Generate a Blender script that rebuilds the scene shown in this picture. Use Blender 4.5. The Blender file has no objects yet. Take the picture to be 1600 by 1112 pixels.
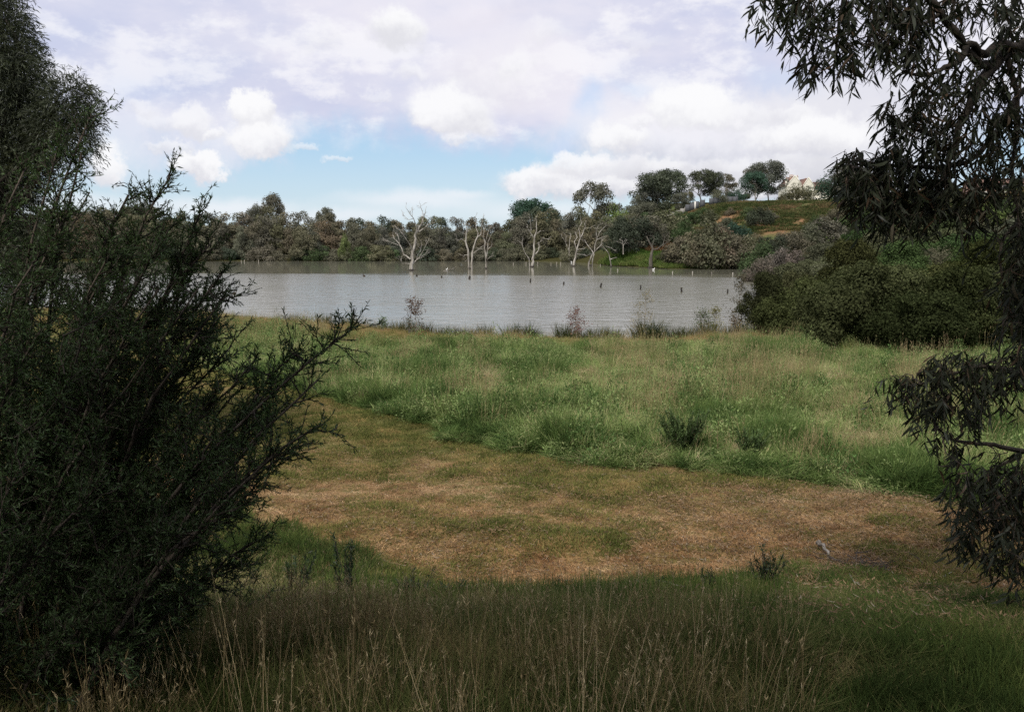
import bpy, math, random
import numpy as np
from mathutils import Vector, Matrix

S = bpy.context.scene
COL = S.collection
PI = math.pi
rad = math.radians

# ------------------------------------------------------------------ camera
F_PX = 1331.0                      # focal length in photo pixels (photo 1600 wide)
PITCH = math.atan((556 - 375) / F_PX)
CAM_Z = 5.0
cam_d = bpy.data.cameras.new('camera')
cam = bpy.data.objects.new('camera', cam_d)
COL.objects.link(cam)
cam.location = (0, 0, CAM_Z)
cam.rotation_euler = (PI / 2 - PITCH, 0, 0)
cam_d.sensor_width = 36.0
cam_d.lens = 36.0 * F_PX / 1600.0
cam_d.clip_start = 0.05
cam_d.clip_end = 6000
S.camera = cam

S.view_settings.view_transform = 'Standard'
S.view_settings.look = 'None'
S.view_settings.gamma = 1.0
S.view_settings.use_curve_mapping = False
EXPO = 1.2
S.view_settings.exposure = EXPO
S.render.engine = 'CYCLES'
S.cycles.max_bounces = 4
S.cycles.diffuse_bounces = 2
S.cycles.transparent_max_bounces = 6
S.cycles.transmission_bounces = 3
S.cycles.glossy_bounces = 2
S.cycles.use_denoising = False
try:
    S.cycles.sample_clamp_indirect = 6.0
except Exception:
    pass

CT, ST = math.cos(PITCH), math.sin(PITCH)
def ray(px, py):
    xv = (px - 800) / F_PX
    yv = -(py - 556) / F_PX
    return np.array([xv, CT + yv * ST, -ST + yv * CT])
def at(px, py, Y):
    """world point seen at photo pixel (px,py) that lies Y metres ahead"""
    r = ray(px, py)
    k = Y / r[1]
    return np.array([r[0] * k, Y, CAM_Z + r[2] * k])
def azel(px, py):
    r = ray(px, py)
    return math.atan2(r[0], r[1]), math.atan2(r[2], math.hypot(r[0], r[1]))

# ------------------------------------------------------------------ node helper
class NT:
    def __init__(self, tree):
        self.t = tree
        self.n = tree.nodes
        self.l = tree.links
    def new(self, typ, **kw):
        n = self.n.new(typ)
        for k, v in kw.items():
            setattr(n, k, v)
        return n
    def put(self, sock, v):
        if v is None:
            return
        if isinstance(v, bpy.types.NodeSocket):
            self.l.new(v, sock)
        else:
            if isinstance(v, (tuple, list)) and len(v) == 3 and sock.type == 'RGBA':
                v = (*v, 1)
            sock.default_value = v
    def math(self, op, a, b=None, c=None, clamp=False):
        n = self.new('ShaderNodeMath', operation=op, use_clamp=clamp)
        for i, v in enumerate((a, b, c)):
            if v is not None:
                self.put(n.inputs[i], v)
        return n.outputs[0]
    def vmath(self, op, a, b=None, out=0):
        n = self.new('ShaderNodeVectorMath', operation=op)
        self.put(n.inputs[0], a)
        if b is not None:
            if op == 'SCALE':
                self.put(n.inputs[3], b)
            else:
                self.put(n.inputs[1], b)
        return n.outputs[out]
    def smooth(self, v, lo, hi, a=0.0, b=1.0):
        n = self.new('ShaderNodeMapRange', interpolation_type='SMOOTHSTEP')
        self.put(n.inputs[0], v)
        for i, x in zip((1, 2, 3, 4), (lo, hi, a, b)):
            self.put(n.inputs[i], x)
        return n.outputs[0]
    def noise(self, vec, scale, detail=3.0, rough=0.55, col=False, dim='3D', dist=0.0):
        n = self.new('ShaderNodeTexNoise', noise_dimensions=dim)
        if vec is not None:
            self.l.new(vec, n.inputs['Vector'])
        n.inputs['Scale'].default_value = scale
        n.inputs['Detail'].default_value = detail
        n.inputs['Roughness'].default_value = rough
        n.inputs['Distortion'].default_value = dist
        return n.outputs['Color' if col else 'Fac']
    def mix(self, f, a, b, blend='MIX', clamp=False):
        n = self.new('ShaderNodeMix', data_type='RGBA', blend_type=blend, clamp_factor=True)
        self.put(n.inputs[0], f)
        self.put(n.inputs[6], a)
        self.put(n.inputs[7], b)
        return n.outputs[2]
    def sep(self, v):
        n = self.new('ShaderNodeSeparateXYZ')
        self.put(n.inputs[0], v)
        return n.outputs
    def comb(self, x, y, z):
        n = self.new('ShaderNodeCombineXYZ')
        for i, v in enumerate((x, y, z)):
            self.put(n.inputs[i], v)
        return n.outputs[0]
    def ramp(self, f, stops):
        n = self.new('ShaderNodeValToRGB')
        self.put(n.inputs[0], f)
        cr = n.color_ramp
        while len(cr.elements) < len(stops):
            cr.elements.new(0.5)
        for e, (p, c) in zip(cr.elements, stops):
            e.position = p
            e.color = (*c, 1)
        return n.outputs[0]

# ------------------------------------------------------------------ sky and sun
SUN_EL, SUN_AZ = rad(50), rad(205)      # azimuth from +Y clockwise: behind the camera, a little left
SKY_STRENGTH = 0.09
W = bpy.data.worlds.new('World')
S.world = W
W.use_nodes = True
w = NT(W.node_tree)
w.n.clear()
wout = w.new('ShaderNodeOutputWorld')
bg = w.new('ShaderNodeBackground')
bg.inputs['Strength'].default_value = SKY_STRENGTH
w.l.new(bg.outputs[0], wout.inputs[0])
skyn = w.new('ShaderNodeTexSky', sky_type='NISHITA')
skyn.sun_disc = False
skyn.sun_elevation = SUN_EL
skyn.sun_rotation = SUN_AZ
skyn.air_density = 1.0
skyn.dust_density = 0.6
skyn.ozone_density = 1.0
tc = w.new('ShaderNodeTexCoord')
D = tc.outputs['Generated']
dx, dy, dz = w.sep(D)
az = w.math('ARCTAN2', dx, dy)
el = w.math('ARCSINE', dz)
K = 1.0 / SKY_STRENGTH / 2 ** EXPO
def kc(r, g, b):
    return (r * K, g * K, b * K)
# thin bright air near the horizon
low_blue = w.mix(w.smooth(el, 0.0, 0.16), kc(.66, .82, .94), kc(.40, .66, .94))
hi_f = w.smooth(el, 0.2, 0.9, 0.75, 0.35)
blue = w.mix(hi_f, w.vmath('SCALE', skyn.outputs[0], 2 ** -EXPO * 1.1), low_blue)
# cloud space: azimuth / elevation pushed about by fractal noise
n1 = w.noise(D, 5.5, 9.0, 0.62, col=True)
n2 = w.noise(D, 26.0, 7.0, 0.68, col=True)
off1 = w.vmath('SUBTRACT', n1, (0.5, 0.5, 0.5))
off2 = w.vmath('SUBTRACT', n2, (0.5, 0.5, 0.5))
P0 = w.comb(az, el, 0.0)
PW = w.vmath('ADD', w.vmath('ADD', P0, w.vmath('SCALE', off1, 0.055)), w.vmath('SCALE', off2, 0.050))
PWs = w.vmath('ADD', P0, w.vmath('SCALE', off1, 0.16))
# high pale sheet over most of the sky, ending above the blue gap
big = w.noise(D, 1.7, 4.0, 0.55)
elw = w.sep(PWs)[1]
sheet = w.smooth(elw, 0.085, 0.135)
thin = w.smooth(w.math('ADD', big, w.math('MULTIPLY', w.noise(D, 7.0, 6.0, 0.6), 0.25)), 0.42, 0.70, 0.80, 1.0)
sheet = w.math('MULTIPLY', sheet, thin)
shade = w.noise(w.vmath('MULTIPLY', D, (1.0, 1.0, 2.6)), 3.2, 6.0, 0.55)
fluff = w.noise(w.vmath('MULTIPLY', D, (1.0, 1.0, 1.9)), 8.0, 8.0, 0.62)
sheet_col = w.mix(w.smooth(shade, 0.36, 0.62), kc(.62, .65, .83), kc(.84, .82, .91))
sheet_col = w.mix(w.smooth(fluff, 0.49, 0.62, 0, .7), sheet_col, kc(.97, .96, .99))
skyc = w.mix(sheet, blue, sheet_col)

def ell_mask(px, py, wx, wy, soft=0.5, src=None):
    a0, e0 = azel(px, py)
    v = w.vmath('SUBTRACT', src or PW, (a0, e0, 0))
    v = w.vmath('MULTIPLY', v, (F_PX / wx, F_PX / wy, 0))
    d = w.vmath('LENGTH', v, out=1)
    return w.smooth(d, 1.0, 1.0 - soft), v
# blue holes in the sheet (photo pixels, half widths)
for (px, py, wx, wy, amt) in ((925, 185, 55, 62, .75), (880, 235, 48, 36, .8), (1210, 125, 75, 48, .42),
                              (1000, 130, 60, 26, .25), (215, 150, 90, 30, .12)):
    m, v = ell_mask(px, py, wx, wy, 0.9, PWs)
    skyc = w.mix(w.math('MULTIPLY', m, amt), skyc, kc(.50, .68, .95))
# broad soft bodies: (x, y, wx, wy, opacity, soft, bottom colour, top colour)
WH, GR, LG, LV = (1.0, 1.0, 1.0), (.60, .60, .68), (.76, .76, .82), (.74, .72, .82)
bodies = [
    (1130, 215, 330, 80, .92, .55, (.64, .64, .72), (.90, .89, .94), PWs),
    (1330, 200, 230, 140, .85, .6, (.60, .60, .68), (.80, .80, .86), PWs),
    (1010, 285, 250, 42, .95, .45, (.62, .62, .69), (.88, .88, .92), PW),
    (1200, 290, 300, 40, .95, .5, (.60, .60, .67), (.74, .74, .79), PWs),
    (760, 120, 150, 60, .55, .8, (.70, .68, .77), (.90, .88, .93), PWs),
    (760, 20, 150, 45, .4, .8, (.78, .75, .84), (.92, .89, .95), PWs),
    (300, 205, 190, 55, .5, .7, (.74, .73, .85), (.88, .87, .94), PWs),
    (20, 230, 230, 75, .6, .7, (.74, .73, .83), (.90, .90, .95), PWs),
]
puffs = [
    (615, 48, 52, 40, 1.0, .55), (700, 172, 84, 42, .95, .5), (745, 195, 45, 22, .6, .7), (708, 212, 30, 14, .6, .7),
    (308, 192, 42, 26, .75, .5), (250, 190, 30, 20, .45, .6), (396, 176, 30, 34, 1.0, .45), (408, 216, 48, 30, .95, .5),
    (316, 252, 46, 22, .97, .4), (265, 228, 42, 14, .6, .6), (165, 255, 30, 48, .95, .5), (800, 102, 42, 30, .6, .7),
    (1085, 160, 80, 44, 1.0, .45), (1140, 182, 60, 24, .7, .6), (968, 218, 66, 30, .9, .55), (1270, 210, 120, 38, .97, .5),
    (1190, 262, 90, 22, .5, .7), (850, 285, 80, 24, .9, .45), (905, 262, 80, 24, .85, .55), (930, 300, 95, 20, .7, .6),
    (1045, 262, 40, 20, .6, .6), (1010, 305, 60, 20, .6, .7), (530, 252, 26, 8, .45, .7),
    (1330, 250, 60, 20, .35, .7), (225, 168, 30, 14, .5, .7), (470, 235, 34, 10, .5, .7), (640, 120, 34, 18, .5, .7), (590, 150, 26, 14, .4, .7), (850, 60, 50, 24, .4, .8), (1000, 60, 60, 22, .35, .8), (500, 60, 60, 26, .35, .8), (345, 210, 24, 12, .8, .6), (1230, 175, 50, 18, .6, .7), (1010, 190, 30, 14, .6, .7), (1060, 300, 40, 16, .8, .6), (1170, 300, 50, 14, .8, .7), (1210, 285, 30, 16, .6, .7),
]
def put_cloud(px, py, wx, wy, op, soft, cb, ct, src):
    global skyc
    m, v = ell_mask(px, py, wx, wy, soft, src)
    t = w.math('ADD', w.sep(v)[1], w.math('MULTIPLY', w.math('SUBTRACT', shade2, 0.5), 2.2))
    col = w.mix(w.smooth(t, -0.75, 0.35), kc(*cb), kc(*ct))
    skyc = w.mix(w.math('MULTIPLY', m, op), skyc, col)
shade2 = w.noise(D, 13.0, 5.0, 0.6)
for b in bodies:
    put_cloud(*b)
for (px, py, wx, wy, op, soft) in puffs:
    put_cloud(px, py, wx, wy, op, soft * .92, (.76, .76, .81), (.97, .97, .985), PW)
# low thin streaks over the far trees
for (px, py, wx, wy, op) in ((350, 318, 150, 15, .85), (650, 312, 160, 15, .8), (520, 335, 200, 12, .7), (840, 330, 160, 16, .7),
                             (100, 325, 200, 18, .7), (720, 303, 60, 6, .6)):
    m, v = ell_mask(px, py, wx * 1.15, wy * 1.5, .95, w.vmath('ADD', P0, w.vmath('SCALE', off1, 0.05)))
    skyc = w.mix(w.math('MULTIPLY', m, op), skyc, kc(.86, .90, .95))
# the same kind of broken low cloud carries on round the rest of the horizon
rest = w.smooth(w.math('ABSOLUTE', az), 0.62, 0.8)
cum = w.smooth(w.noise(w.vmath('MULTIPLY', D, (1, 1, 2.2)), 4.2, 7.0, 0.6), 0.5, 0.6)
band = w.math('MULTIPLY', w.smooth(el, 0.03, 0.1), w.smooth(el, 0.42, 0.25))
m = w.math('MULTIPLY', w.math('MULTIPLY', rest, cum), w.math('MULTIPLY', band, 0.85))
skyc = w.mix(m, skyc, w.mix(w.smooth(shade2, .35, .6), kc(.68, .68, .75), kc(.96, .96, .98)))
# below the horizon nothing of the sky shows
skyc = w.mix(w.smooth(el, -0.03, -0.10), skyc, kc(.10, .11, .09))
w.l.new(skyc, bg.inputs['Color'])
W.cycles.sampling_method = 'MANUAL'
W.cycles.sample_map_resolution = 512

sun_d = bpy.data.lights.new('sun', 'SUN')
sun_d.energy = 1.5
sun_d.angle = rad(11)
sun_d.color = (1.0, 0.93, 0.80)
sun = bpy.data.objects.new('sun', sun_d)
COL.objects.link(sun)
sdir = Vector((math.sin(SUN_AZ) * math.cos(SUN_EL), math.cos(SUN_AZ) * math.cos(SUN_EL), math.sin(SUN_EL)))
sun.rotation_euler = sdir.to_track_quat('Z', 'Y').to_euler()
sun.location = (-20, -30, 60)

# ------------------------------------------------------------------ mesh helpers
def obj(name, me, parent=None, kind=None):
    o = bpy.data.objects.new(name, me)
    COL.objects.link(o)
    if parent is not None:
        o.parent = parent
    if kind:
        o['kind'] = kind
    return o
def tag(o, label, cat, group=None):
    o['label'] = label
    o['category'] = cat
    if group:
        o['group'] = group
    return o
def empty(name, loc=(0, 0, 0), rz=0.0, sc=1.0):
    o = bpy.data.objects.new(name, None)
    COL.objects.link(o)
    o.location = loc
    o.rotation_euler = (0, 0, rz)
    o.scale = (sc, sc, sc) if not isinstance(sc, (tuple, list)) else sc
    o.empty_display_size = 0.2
    return o
def np_mesh(name, V, F, mats=(), mi=None, smooth=False):
    """V (n,3); F (m,k) all faces of the same size"""
    me = bpy.data.meshes.new(name)
    V = np.asarray(V, dtype=np.float32)
    F = np.asarray(F, dtype=np.int32)
    m, k = F.shape
    me.vertices.add(len(V))
    me.vertices.foreach_set('co', V.ravel())
    me.loops.add(m * k)
    me.loops.foreach_set('vertex_index', F.ravel())
    me.polygons.add(m)
    me.polygons.foreach_set('loop_start', np.arange(0, m * k, k, dtype=np.int32))
    me.polygons.foreach_set('loop_total', np.full(m, k, dtype=np.int32))
    if mi is not None:
        me.polygons.foreach_set('material_index', np.asarray(mi, dtype=np.int32))
    if smooth:
        me.polygons.foreach_set('use_smooth', np.ones(m, dtype=bool))
    for mt in mats:
        me.materials.append(mt)
    me.update(calc_edges=True)
    return me
class MB:
    """collects tubes and boxes (quads) for one mesh"""
    def __init__(self):
        self.v = []
        self.f = []
        self.n = 0
    def add(self, V, F):
        self.v.append(np.asarray(V, float))
        self.f.append(np.asarray(F, int) + self.n)
        self.n += len(V)
    def tube(self, pts, rads, sides=6, cap=True):
        pts = np.asarray(pts, float)
        n = len(pts)
        if n < 2:
            return
        T = np.gradient(pts, axis=0)
        T /= np.linalg.norm(T, axis=1)[:, None] + 1e-9
        ref = np.array([0.0, 0, 1]) if abs(T[0][2]) < 0.8 else np.array([1.0, 0, 0])
        a = np.linspace(0, 2 * PI, sides, endpoint=False)
        rings = []
        u = np.cross(T[0], ref)
        u /= np.linalg.norm(u)
        for i in range(n):
            u = u - T[i] * np.dot(u, T[i])
            u /= np.linalg.norm(u) + 1e-9
            vv = np.cross(T[i], u)
            rings.append(pts[i] + rads[i] * (np.cos(a)[:, None] * u + np.sin(a)[:, None] * vv))
        V = np.concatenate(rings)
        i = np.arange(n - 1)[:, None] * sides
        j = np.arange(sides)[None, :]
        jn = (j + 1) % sides
        F = np.stack([i + j, i + jn, i + sides + jn, i + sides + j], -1).reshape(-1, 4)
        if cap and sides in (4, 6):
            b = (n - 1) * sides
            ex = [[b, b + 1, b + 2, b + 3]] if sides == 4 else [[b, b + 1, b + 2, b + 3], [b, b + 3, b + 4, b + 5]]
            F = np.concatenate([F, ex])
        self.add(V, F)
    def box(self, c, s, rz=0.0, taper=1.0):
        x, y, z = np.array(s) / 2.0
        V = np.array([[-x, -y, -z], [x, -y, -z], [x, y, -z], [-x, y, -z], [-x * taper, -y * taper, z], [x * taper, -y * taper, z], [x * taper, y * taper, z], [-x * taper, y * taper, z]])
        cz, sz = math.cos(rz), math.sin(rz)
        R = np.array([[cz, -sz, 0], [sz, cz, 0], [0, 0, 1]])
        V = V @ R.T + np.array(c)
        self.add(V, [[0, 3, 2, 1], [4, 5, 6, 7], [0, 1, 5, 4], [1, 2, 6, 5], [2, 3, 7, 6], [3, 0, 4, 7]])
    def quad(self, a, b, c, d):
        self.add([a, b, c, d], [[0, 1, 2, 3]])
    def mesh(self, name, mat, smooth=False):
        return np_mesh(name, np.concatenate(self.v), np.concatenate(self.f), [mat], smooth=smooth)
    def build(self, name, mat, parent=None, kind=None, smooth=False):
        return obj(name, self.mesh(name, mat, smooth), parent, kind)

def unit(v):
    return v / (np.linalg.norm(v, axis=-1, keepdims=True) + 1e-9)
def rhombs(P, Dn, N, L, Wd):
    """flat leaf shapes: base P, direction Dn, face normal N, length L, width Wd -> verts, quad faces"""
    Dn = unit(Dn)
    side = unit(np.cross(Dn, N))
    L = L[:, None]
    Wd = Wd[:, None] * 0.5
    a = P
    b = P + Dn * L * 0.42 + side * Wd
    c = P + Dn * L
    d = P + Dn * L * 0.42 - side * Wd
    V = np.stack([a, b, c, d], 1).reshape(-1, 3)
    F = np.arange(len(V)).reshape(-1, 4)
    return V, F
def lances(P, Dn, N, L, Wd, bend=0.25):
    """curved narrow leaves with three segments"""
    Dn = unit(Dn)
    side = unit(np.cross(Dn, N))
    nn = np.cross(side, Dn)
    L = L[:, None]
    Wd = Wd[:, None] * 0.5
    if not np.isscalar(bend):
        bend = bend[:, None]
    p1 = P + Dn * L * 0.3
    p2 = P + Dn * L * 0.68 + nn * L * bend * 0.18 + side * L * bend * 0.12
    p3 = P + Dn * L * 0.97 + nn * L * bend * 0.42 + side * L * bend * 0.34
    V = np.stack([P - side * Wd * .18, P + side * Wd * .18, p1 + side * Wd, p1 - side * Wd, p2 + side * Wd * .8, p2 - side * Wd * .8, p3 + side * Wd * .06, p3 - side * Wd * .06], 1).reshape(-1, 3)
    b = (np.arange(len(P)) * 8)[:, None, None]
    F = (b + np.array([[0, 1, 2, 3], [3, 2, 4, 5], [5, 4, 6, 7]])[None]).reshape(-1, 4)
    return V, F

# ------------------------------------------------------------------ value noise for shapes
_rs = np.random.RandomState(5)
_perm = _rs.rand(256, 256)
def vnoise(x, y):
    x = np.asarray(x, float)
    y = np.asarray(y, float)
    xi, yi = np.floor(x).astype(int), np.floor(y).astype(int)
    fx, fy = x - xi, y - yi
    fx, fy = fx * fx * (3 - 2 * fx), fy * fy * (3 - 2 * fy)
    g = lambda a, b: _perm[a % 256, b % 256]
    return (g(xi, yi) * (1 - fx) + g(xi + 1, yi) * fx) * (1 - fy) + (g(xi, yi + 1) * (1 - fx) + g(xi + 1, yi + 1) * fx) * fy
def fbm(x, y, o=4):
    s, a, t = 0, 1.0, 0
    for i in range(o):
        s = s + a * vnoise(x * 2 ** i + 17 * i, y * 2 ** i + 31 * i)
        t += a
        a *= 0.5
    return s / t
def sst(a, b, x):
    t = np.clip((np.asarray(x, float) - a) / (b - a), 0, 1)
    return t * t * (3 - 2 * t)

# ------------------------------------------------------------------ terrain
PX = [-60, -12, -4, 0, 2, 3.5, 5, 6.5, 8, 9.5, 12, 15, 21, 30, 40, 60]
PZ = [5.5, 4.0, 3.5, 3.32, 3.2, 2.95, 2.52, 2.0, 1.5, 1.2, 1.02, .88, .78, .6, .42, .38]
def shore(x):
    return np.interp(x, [-60, -35, -20, -12, -3.5, 6, 14, 25, 40], [66, 62, 56, 50, 43.5, 41.5, 45, 52, 60])
def meadow_edge(x):
    return np.interp(x, [-25, -14, -9, -5.7, -1.4, 1.2, 3.4, 5.4, 6.9, 9, 14], [46, 35, 28, 23.2, 18.3, 15.3, 14.8, 14.6, 12.9, 12.4, 12])
def bank_edge(x):
    return np.interp(x, [-8, -2.9, -1.75, -.55, .7, 2.1, 3.3, 4.4, 8], [13, 10.6, 9.0, 7.9, 7.5, 8.0, 8.8, 7.6, 5.5])
def far_shore(x):
    return np.interp(x, [-200, -120, -60, 0, 13, 21, 27, 48, 60], [190, 200, 206, 206, 200, 172, 151, 150, 146])
def height(x, y):
    x = np.asarray(x, float)
    y = np.asarray(y, float)
    p = np.interp(y, PX, PZ)
    n = (fbm(x * .35 + 9, y * .35 + 3, 4) - .5)
    near = p + n * (0.22 + 0.1 * sst(3, 12, y)) + (fbm(x * 2.1, y * 2.1, 2) - .5) * 0.06
    s = shore(x)
    near = np.minimum(near, (s - y) * 0.07)
    # water bed, far bank and hill
    inl = np.maximum(y - far_shore(x), np.where(y > 35, (x - .36 * y - 1) * .8, -99))
    inl = np.maximum(inl, (-125 - x))
    inl = inl + (fbm(x * .06, y * .06, 3) - .5) * 6 * sst(60, 140, y)
    bank = np.clip(inl * 0.12, -1.2, 0.9)
    hx = sst(17, 64, x)
    hill = 14.3 * sst(4, 88, inl) * hx + np.clip(inl - 88, 0, 130) * 0.036 * hx
    hill = hill + 2.6 * sst(152, 178, y) * sst(16, 22, x) * sst(50, 36, x) * sst(230, 190, y)
    hill = hill + (fbm(x * .035 + 4, y * .035, 4) - .5) * 2.4 * sst(10, 60, inl) * hx * (1 - .7 * sst(70, 100, inl))
    hill = hill + 4.5 * sst(105, 150, x) * sst(170, 225, y)
    far = bank + hill
    z = np.where(y < s + 2, near, -1.2)
    z = np.where(y < s + 2, np.maximum(near, -1.2), np.maximum(far, -1.2))
    # right flank between the near meadow and the hill stays land
    flank = sst(0, 6, x - .36 * y - 1) * sst(34, 44, y)
    z = np.where((y >= s + 2) | (flank <= 0), z, np.maximum(z, np.minimum(bank * flank + .2, 1.0)))
    return z
def gz(x, y):
    return float(height(np.array([x]), np.array([y]))[0])
def ground_at(px, py, lo=2.0, hi=500.0):
    """first ground point met along the photo ray"""
    r = ray(px, py)
    ys = np.geomspace(lo, hi, 900)
    k = ys / r[1]
    z = CAM_Z + r[2] * k
    h = np.maximum(height(r[0] * k, ys), 0.0)
    i = np.argmax(z <= h)
    if z[i] > h[i]:
        i = len(ys) - 1
    return np.array([r[0] * k[i], ys[i], h[i]])

# ------------------------------------------------------------------ materials
def new_mat(name):
    m = bpy.data.materials.new(name)
    m.use_nodes = True
    t = NT(m.node_tree)
    t.n.clear()
    out = t.new('ShaderNodeOutputMaterial')
    return m, t, out
def geo_pos(t):
    g = t.new('ShaderNodeNewGeometry')
    return g.outputs['Position'], g
def leaf_material(name, base=None, vary=0.55, transl=0.25, nscale=0.8, tint=None, tintf=0.0, gloss=0.0):
    """leaf colour: object colour (or base) x per leaf and per clump variation"""
    m, t, out = new_mat(name)
    pos, g = geo_pos(t)
    if base is None:
        c = t.new('ShaderNodeObjectInfo').outputs['Color']
    else:
        c = t.mix(0.0, base, base)
    rnd = g.outputs['Random Per Island']
    f = t.math('ADD', t.math('MULTIPLY', rnd, vary), 1 - vary * .5)
    n = t.noise(pos, nscale, 3)
    f = t.math('MULTIPLY', f, t.smooth(n, .3, .7, .72, 1.3))
    c = t.vmath('SCALE', c, f)
    if tint is not None:
        c = t.mix(t.math('MULTIPLY', t.smooth(t.math('FRACT', t.math('MULTIPLY', rnd, 7.31)), 1 - tintf, 1.0), 1.0), c, tint)
    d = t.new('ShaderNodeBsdfDiffuse')
    t.l.new(c, d.inputs['Color'])
    tr = t.new('ShaderNodeBsdfTranslucent')
    t.l.new(t.vmath('MULTIPLY', c, (1.1, 1.25, .7)), tr.inputs['Color'])
    mx = t.new('ShaderNodeMixShader')
    mx.inputs[0].default_value = transl
    t.l.new(d.outputs[0], mx.inputs[1])
    t.l.new(tr.outputs[0], mx.inputs[2])
    res = mx.outputs[0]
    if gloss > 0:
        gl = t.new('ShaderNodeBsdfGlossy')
        gl.inputs['Roughness'].default_value = 0.45
        gl.inputs['Color'].default_value = (.9, .95, 1, 1)
        m2 = t.new('ShaderNodeMixShader')
        m2.inputs[0].default_value = gloss
        t.l.new(res, m2.inputs[1])
        t.l.new(gl.outputs[0], m2.inputs[2])
        res = m2.outputs[0]
    t.l.new(res, out.inputs[0])
    return m
def rough_material(name, c1, c2, scale, rough=0.9, bump=0.3, stretch=(1, 1, 1), objcol=False):
    m, t, out = new_mat(name)
    pos = t.new('ShaderNodeTexCoord').outputs['Object']
    p = t.vmath('MULTIPLY', pos, stretch)
    n = t.noise(p, scale, 5, .6)
    c = t.mix(t.smooth(n, .35, .65), c1, c2)
    b = t.new('ShaderNodeBsdfPrincipled')
    t.l.new(c, b.inputs['Base Color'])
    b.inputs['Roughness'].default_value = rough
    b.inputs['Specular IOR Level'].default_value = 0.2
    if bump:
        bp = t.new('ShaderNodeBump')
        bp.inputs['Strength'].default_value = bump
        bp.inputs['Distance'].default_value = 0.02
        t.l.new(n, bp.inputs['Height'])
        t.l.new(bp.outputs[0], b.inputs['Normal'])
    t.l.new(b.outputs[0], out.inputs[0])
    return m
M_leaf_far = leaf_material('far_foliage', vary=.6, transl=.2, nscale=.35)
M_leaf_mid = leaf_material('bush_foliage', vary=.9, transl=.2, nscale=1.1)
M_leaf_near = leaf_material('shrub_leaves', vary=1.0, transl=.22, nscale=2.0, gloss=.012)
M_gum_leaf = leaf_material('gum_leaves', base=(.027, .032, .020), vary=.9, transl=.16, nscale=3.0, tint=(.085, .055, .035), tintf=.16, gloss=.012)
M_sap_leaf = leaf_material('sapling_leaves', vary=.8, transl=.25, nscale=2)
M_bark = rough_material('grey_brown_bark', (.055, .045, .036), (.12, .10, .085), 3, stretch=(3, 3, .6))
M_bark_dark = rough_material('dark_twig_bark', (.030, .026, .022), (.07, .058, .048), 14, stretch=(1, 1, .4))
M_bark_pale = rough_material('pale_gum_bark', (.20, .18, .15), (.36, .33, .29), 1.2, stretch=(3, 3, .5))
M_dead = rough_material('weathered_dead_wood', (.14, .125, .105), (.50, .47, .425), 1.4, stretch=(3, 3, .35))
M_wet = rough_material('wet_dark_wood', (.02, .018, .016), (.05, .044, .038), 6)
M_postw = rough_material('bleached_post_wood', (.20, .18, .15), (.34, .31, .27), 8)

# ------------------------------------------------------------------ ground sheet
def ground_mesh():
    ys = np.concatenate([np.linspace(-60, -2, 40), np.arange(-1.6, 24, .16), np.geomspace(24, 300, 240)[0:], np.geomspace(310, 5000, 40)])
    u = np.linspace(-1, 1, 300)
    u = np.sign(u) * (0.25 * np.abs(u) + .75 * np.abs(u) ** 2.2)
    X = u[None, :] * (14 + np.abs(ys)[:, None] * 1.35)
    Y = np.repeat(ys[:, None], len(u), 1)
    Z = height(X, Y)
    V = np.stack([X, Y, Z], -1).reshape(-1, 3)
    r, c = len(ys), len(u)
    i = np.arange(r - 1)[:, None] * c + np.arange(c - 1)[None, :]
    F = np.stack([i, i + 1, i + c + 1, i + c], -1).reshape(-1, 4)
    me = np_mesh('ground', V, F, smooth=True)
    x, y, z = V.T
    e = (fbm(x * .9, y * .9, 3) - .5)
    mown = sst(-.5, .7, meadow_edge(x) - y + e * 2.2) * sst(-.7, .6, y - bank_edge(x) + e * 2)
    mown = np.maximum(mown, 0)
    hilly = sst(1.5, 4, z) * sst(80, 120, y)
    # bare orange earth on the hill face, placed by where the slips are
    soil = np.zeros_like(x)
    for px, py, rx, ry in ((1140, 345, 30, 16), (1190, 362, 40, 22), (1215, 350, 30, 14), (1250, 346, 14, 6), (1160, 330, 22, 8), (1230, 385, 20, 12)):
        p = ground_at(px, py, 100, 600)
        wx, wy = rx * p[1] / F_PX, ry * p[1] / F_PX
        d = np.sqrt(((x - p[0]) / wx) ** 2 + ((z - p[2]) / max(wy, .8)) ** 2) + (fbm(x * .3, y * .12, 4) - .5) * 3.4
        soil = np.maximum(soil, sst(1.0, .2, d) * (y > 120) * (y < 340))
    col = np.zeros((len(V), 4), np.float32)
    col[:, 0] = mown
    col[:, 1] = hilly
    col[:, 2] = soil
    col[:, 3] = 1
    at_ = me.color_attributes.new('zones', 'FLOAT_COLOR', 'POINT')
    at_.data.foreach_set('color', col.ravel())
    return me
m, t, out = new_mat('ground_earth_and_grass')
pos, g = geo_pos(t)
att = t.new('ShaderNodeAttribute', attribute_name='zones')
zr, zg, zb = t.new('ShaderNodeSeparateColor'), None, None
t.l.new(att.outputs['Color'], zr.inputs[0])
mown, hilly, soil = zr.outputs[0], zr.outputs[1], zr.outputs[2]
nf = t.noise(pos, 22, 5, .7)
nm = t.noise(pos, .75, 6, .62)
nm2 = t.noise(pos, 2.6, 5, .65)
px_, py_, pz_ = t.sep(pos)
straw = t.ramp(nf, [(.28, (.085, .050, .026)), (.46, (.26, .150, .075)), (.62, (.42, .27, .14)), (.8, (.52, .38, .22))])
green = t.ramp(nf, [(.3, (.030, .040, .014)), (.55, (.085, .11, .035)), (.8, (.16, .18, .07))])
gm = t.math('ADD', t.math('MULTIPLY', nm, .6), t.math('MULTIPLY', nm2, .4))
gm = t.math('ADD', gm, t.smooth(py_, 13, 19, -.01, .10))
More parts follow.
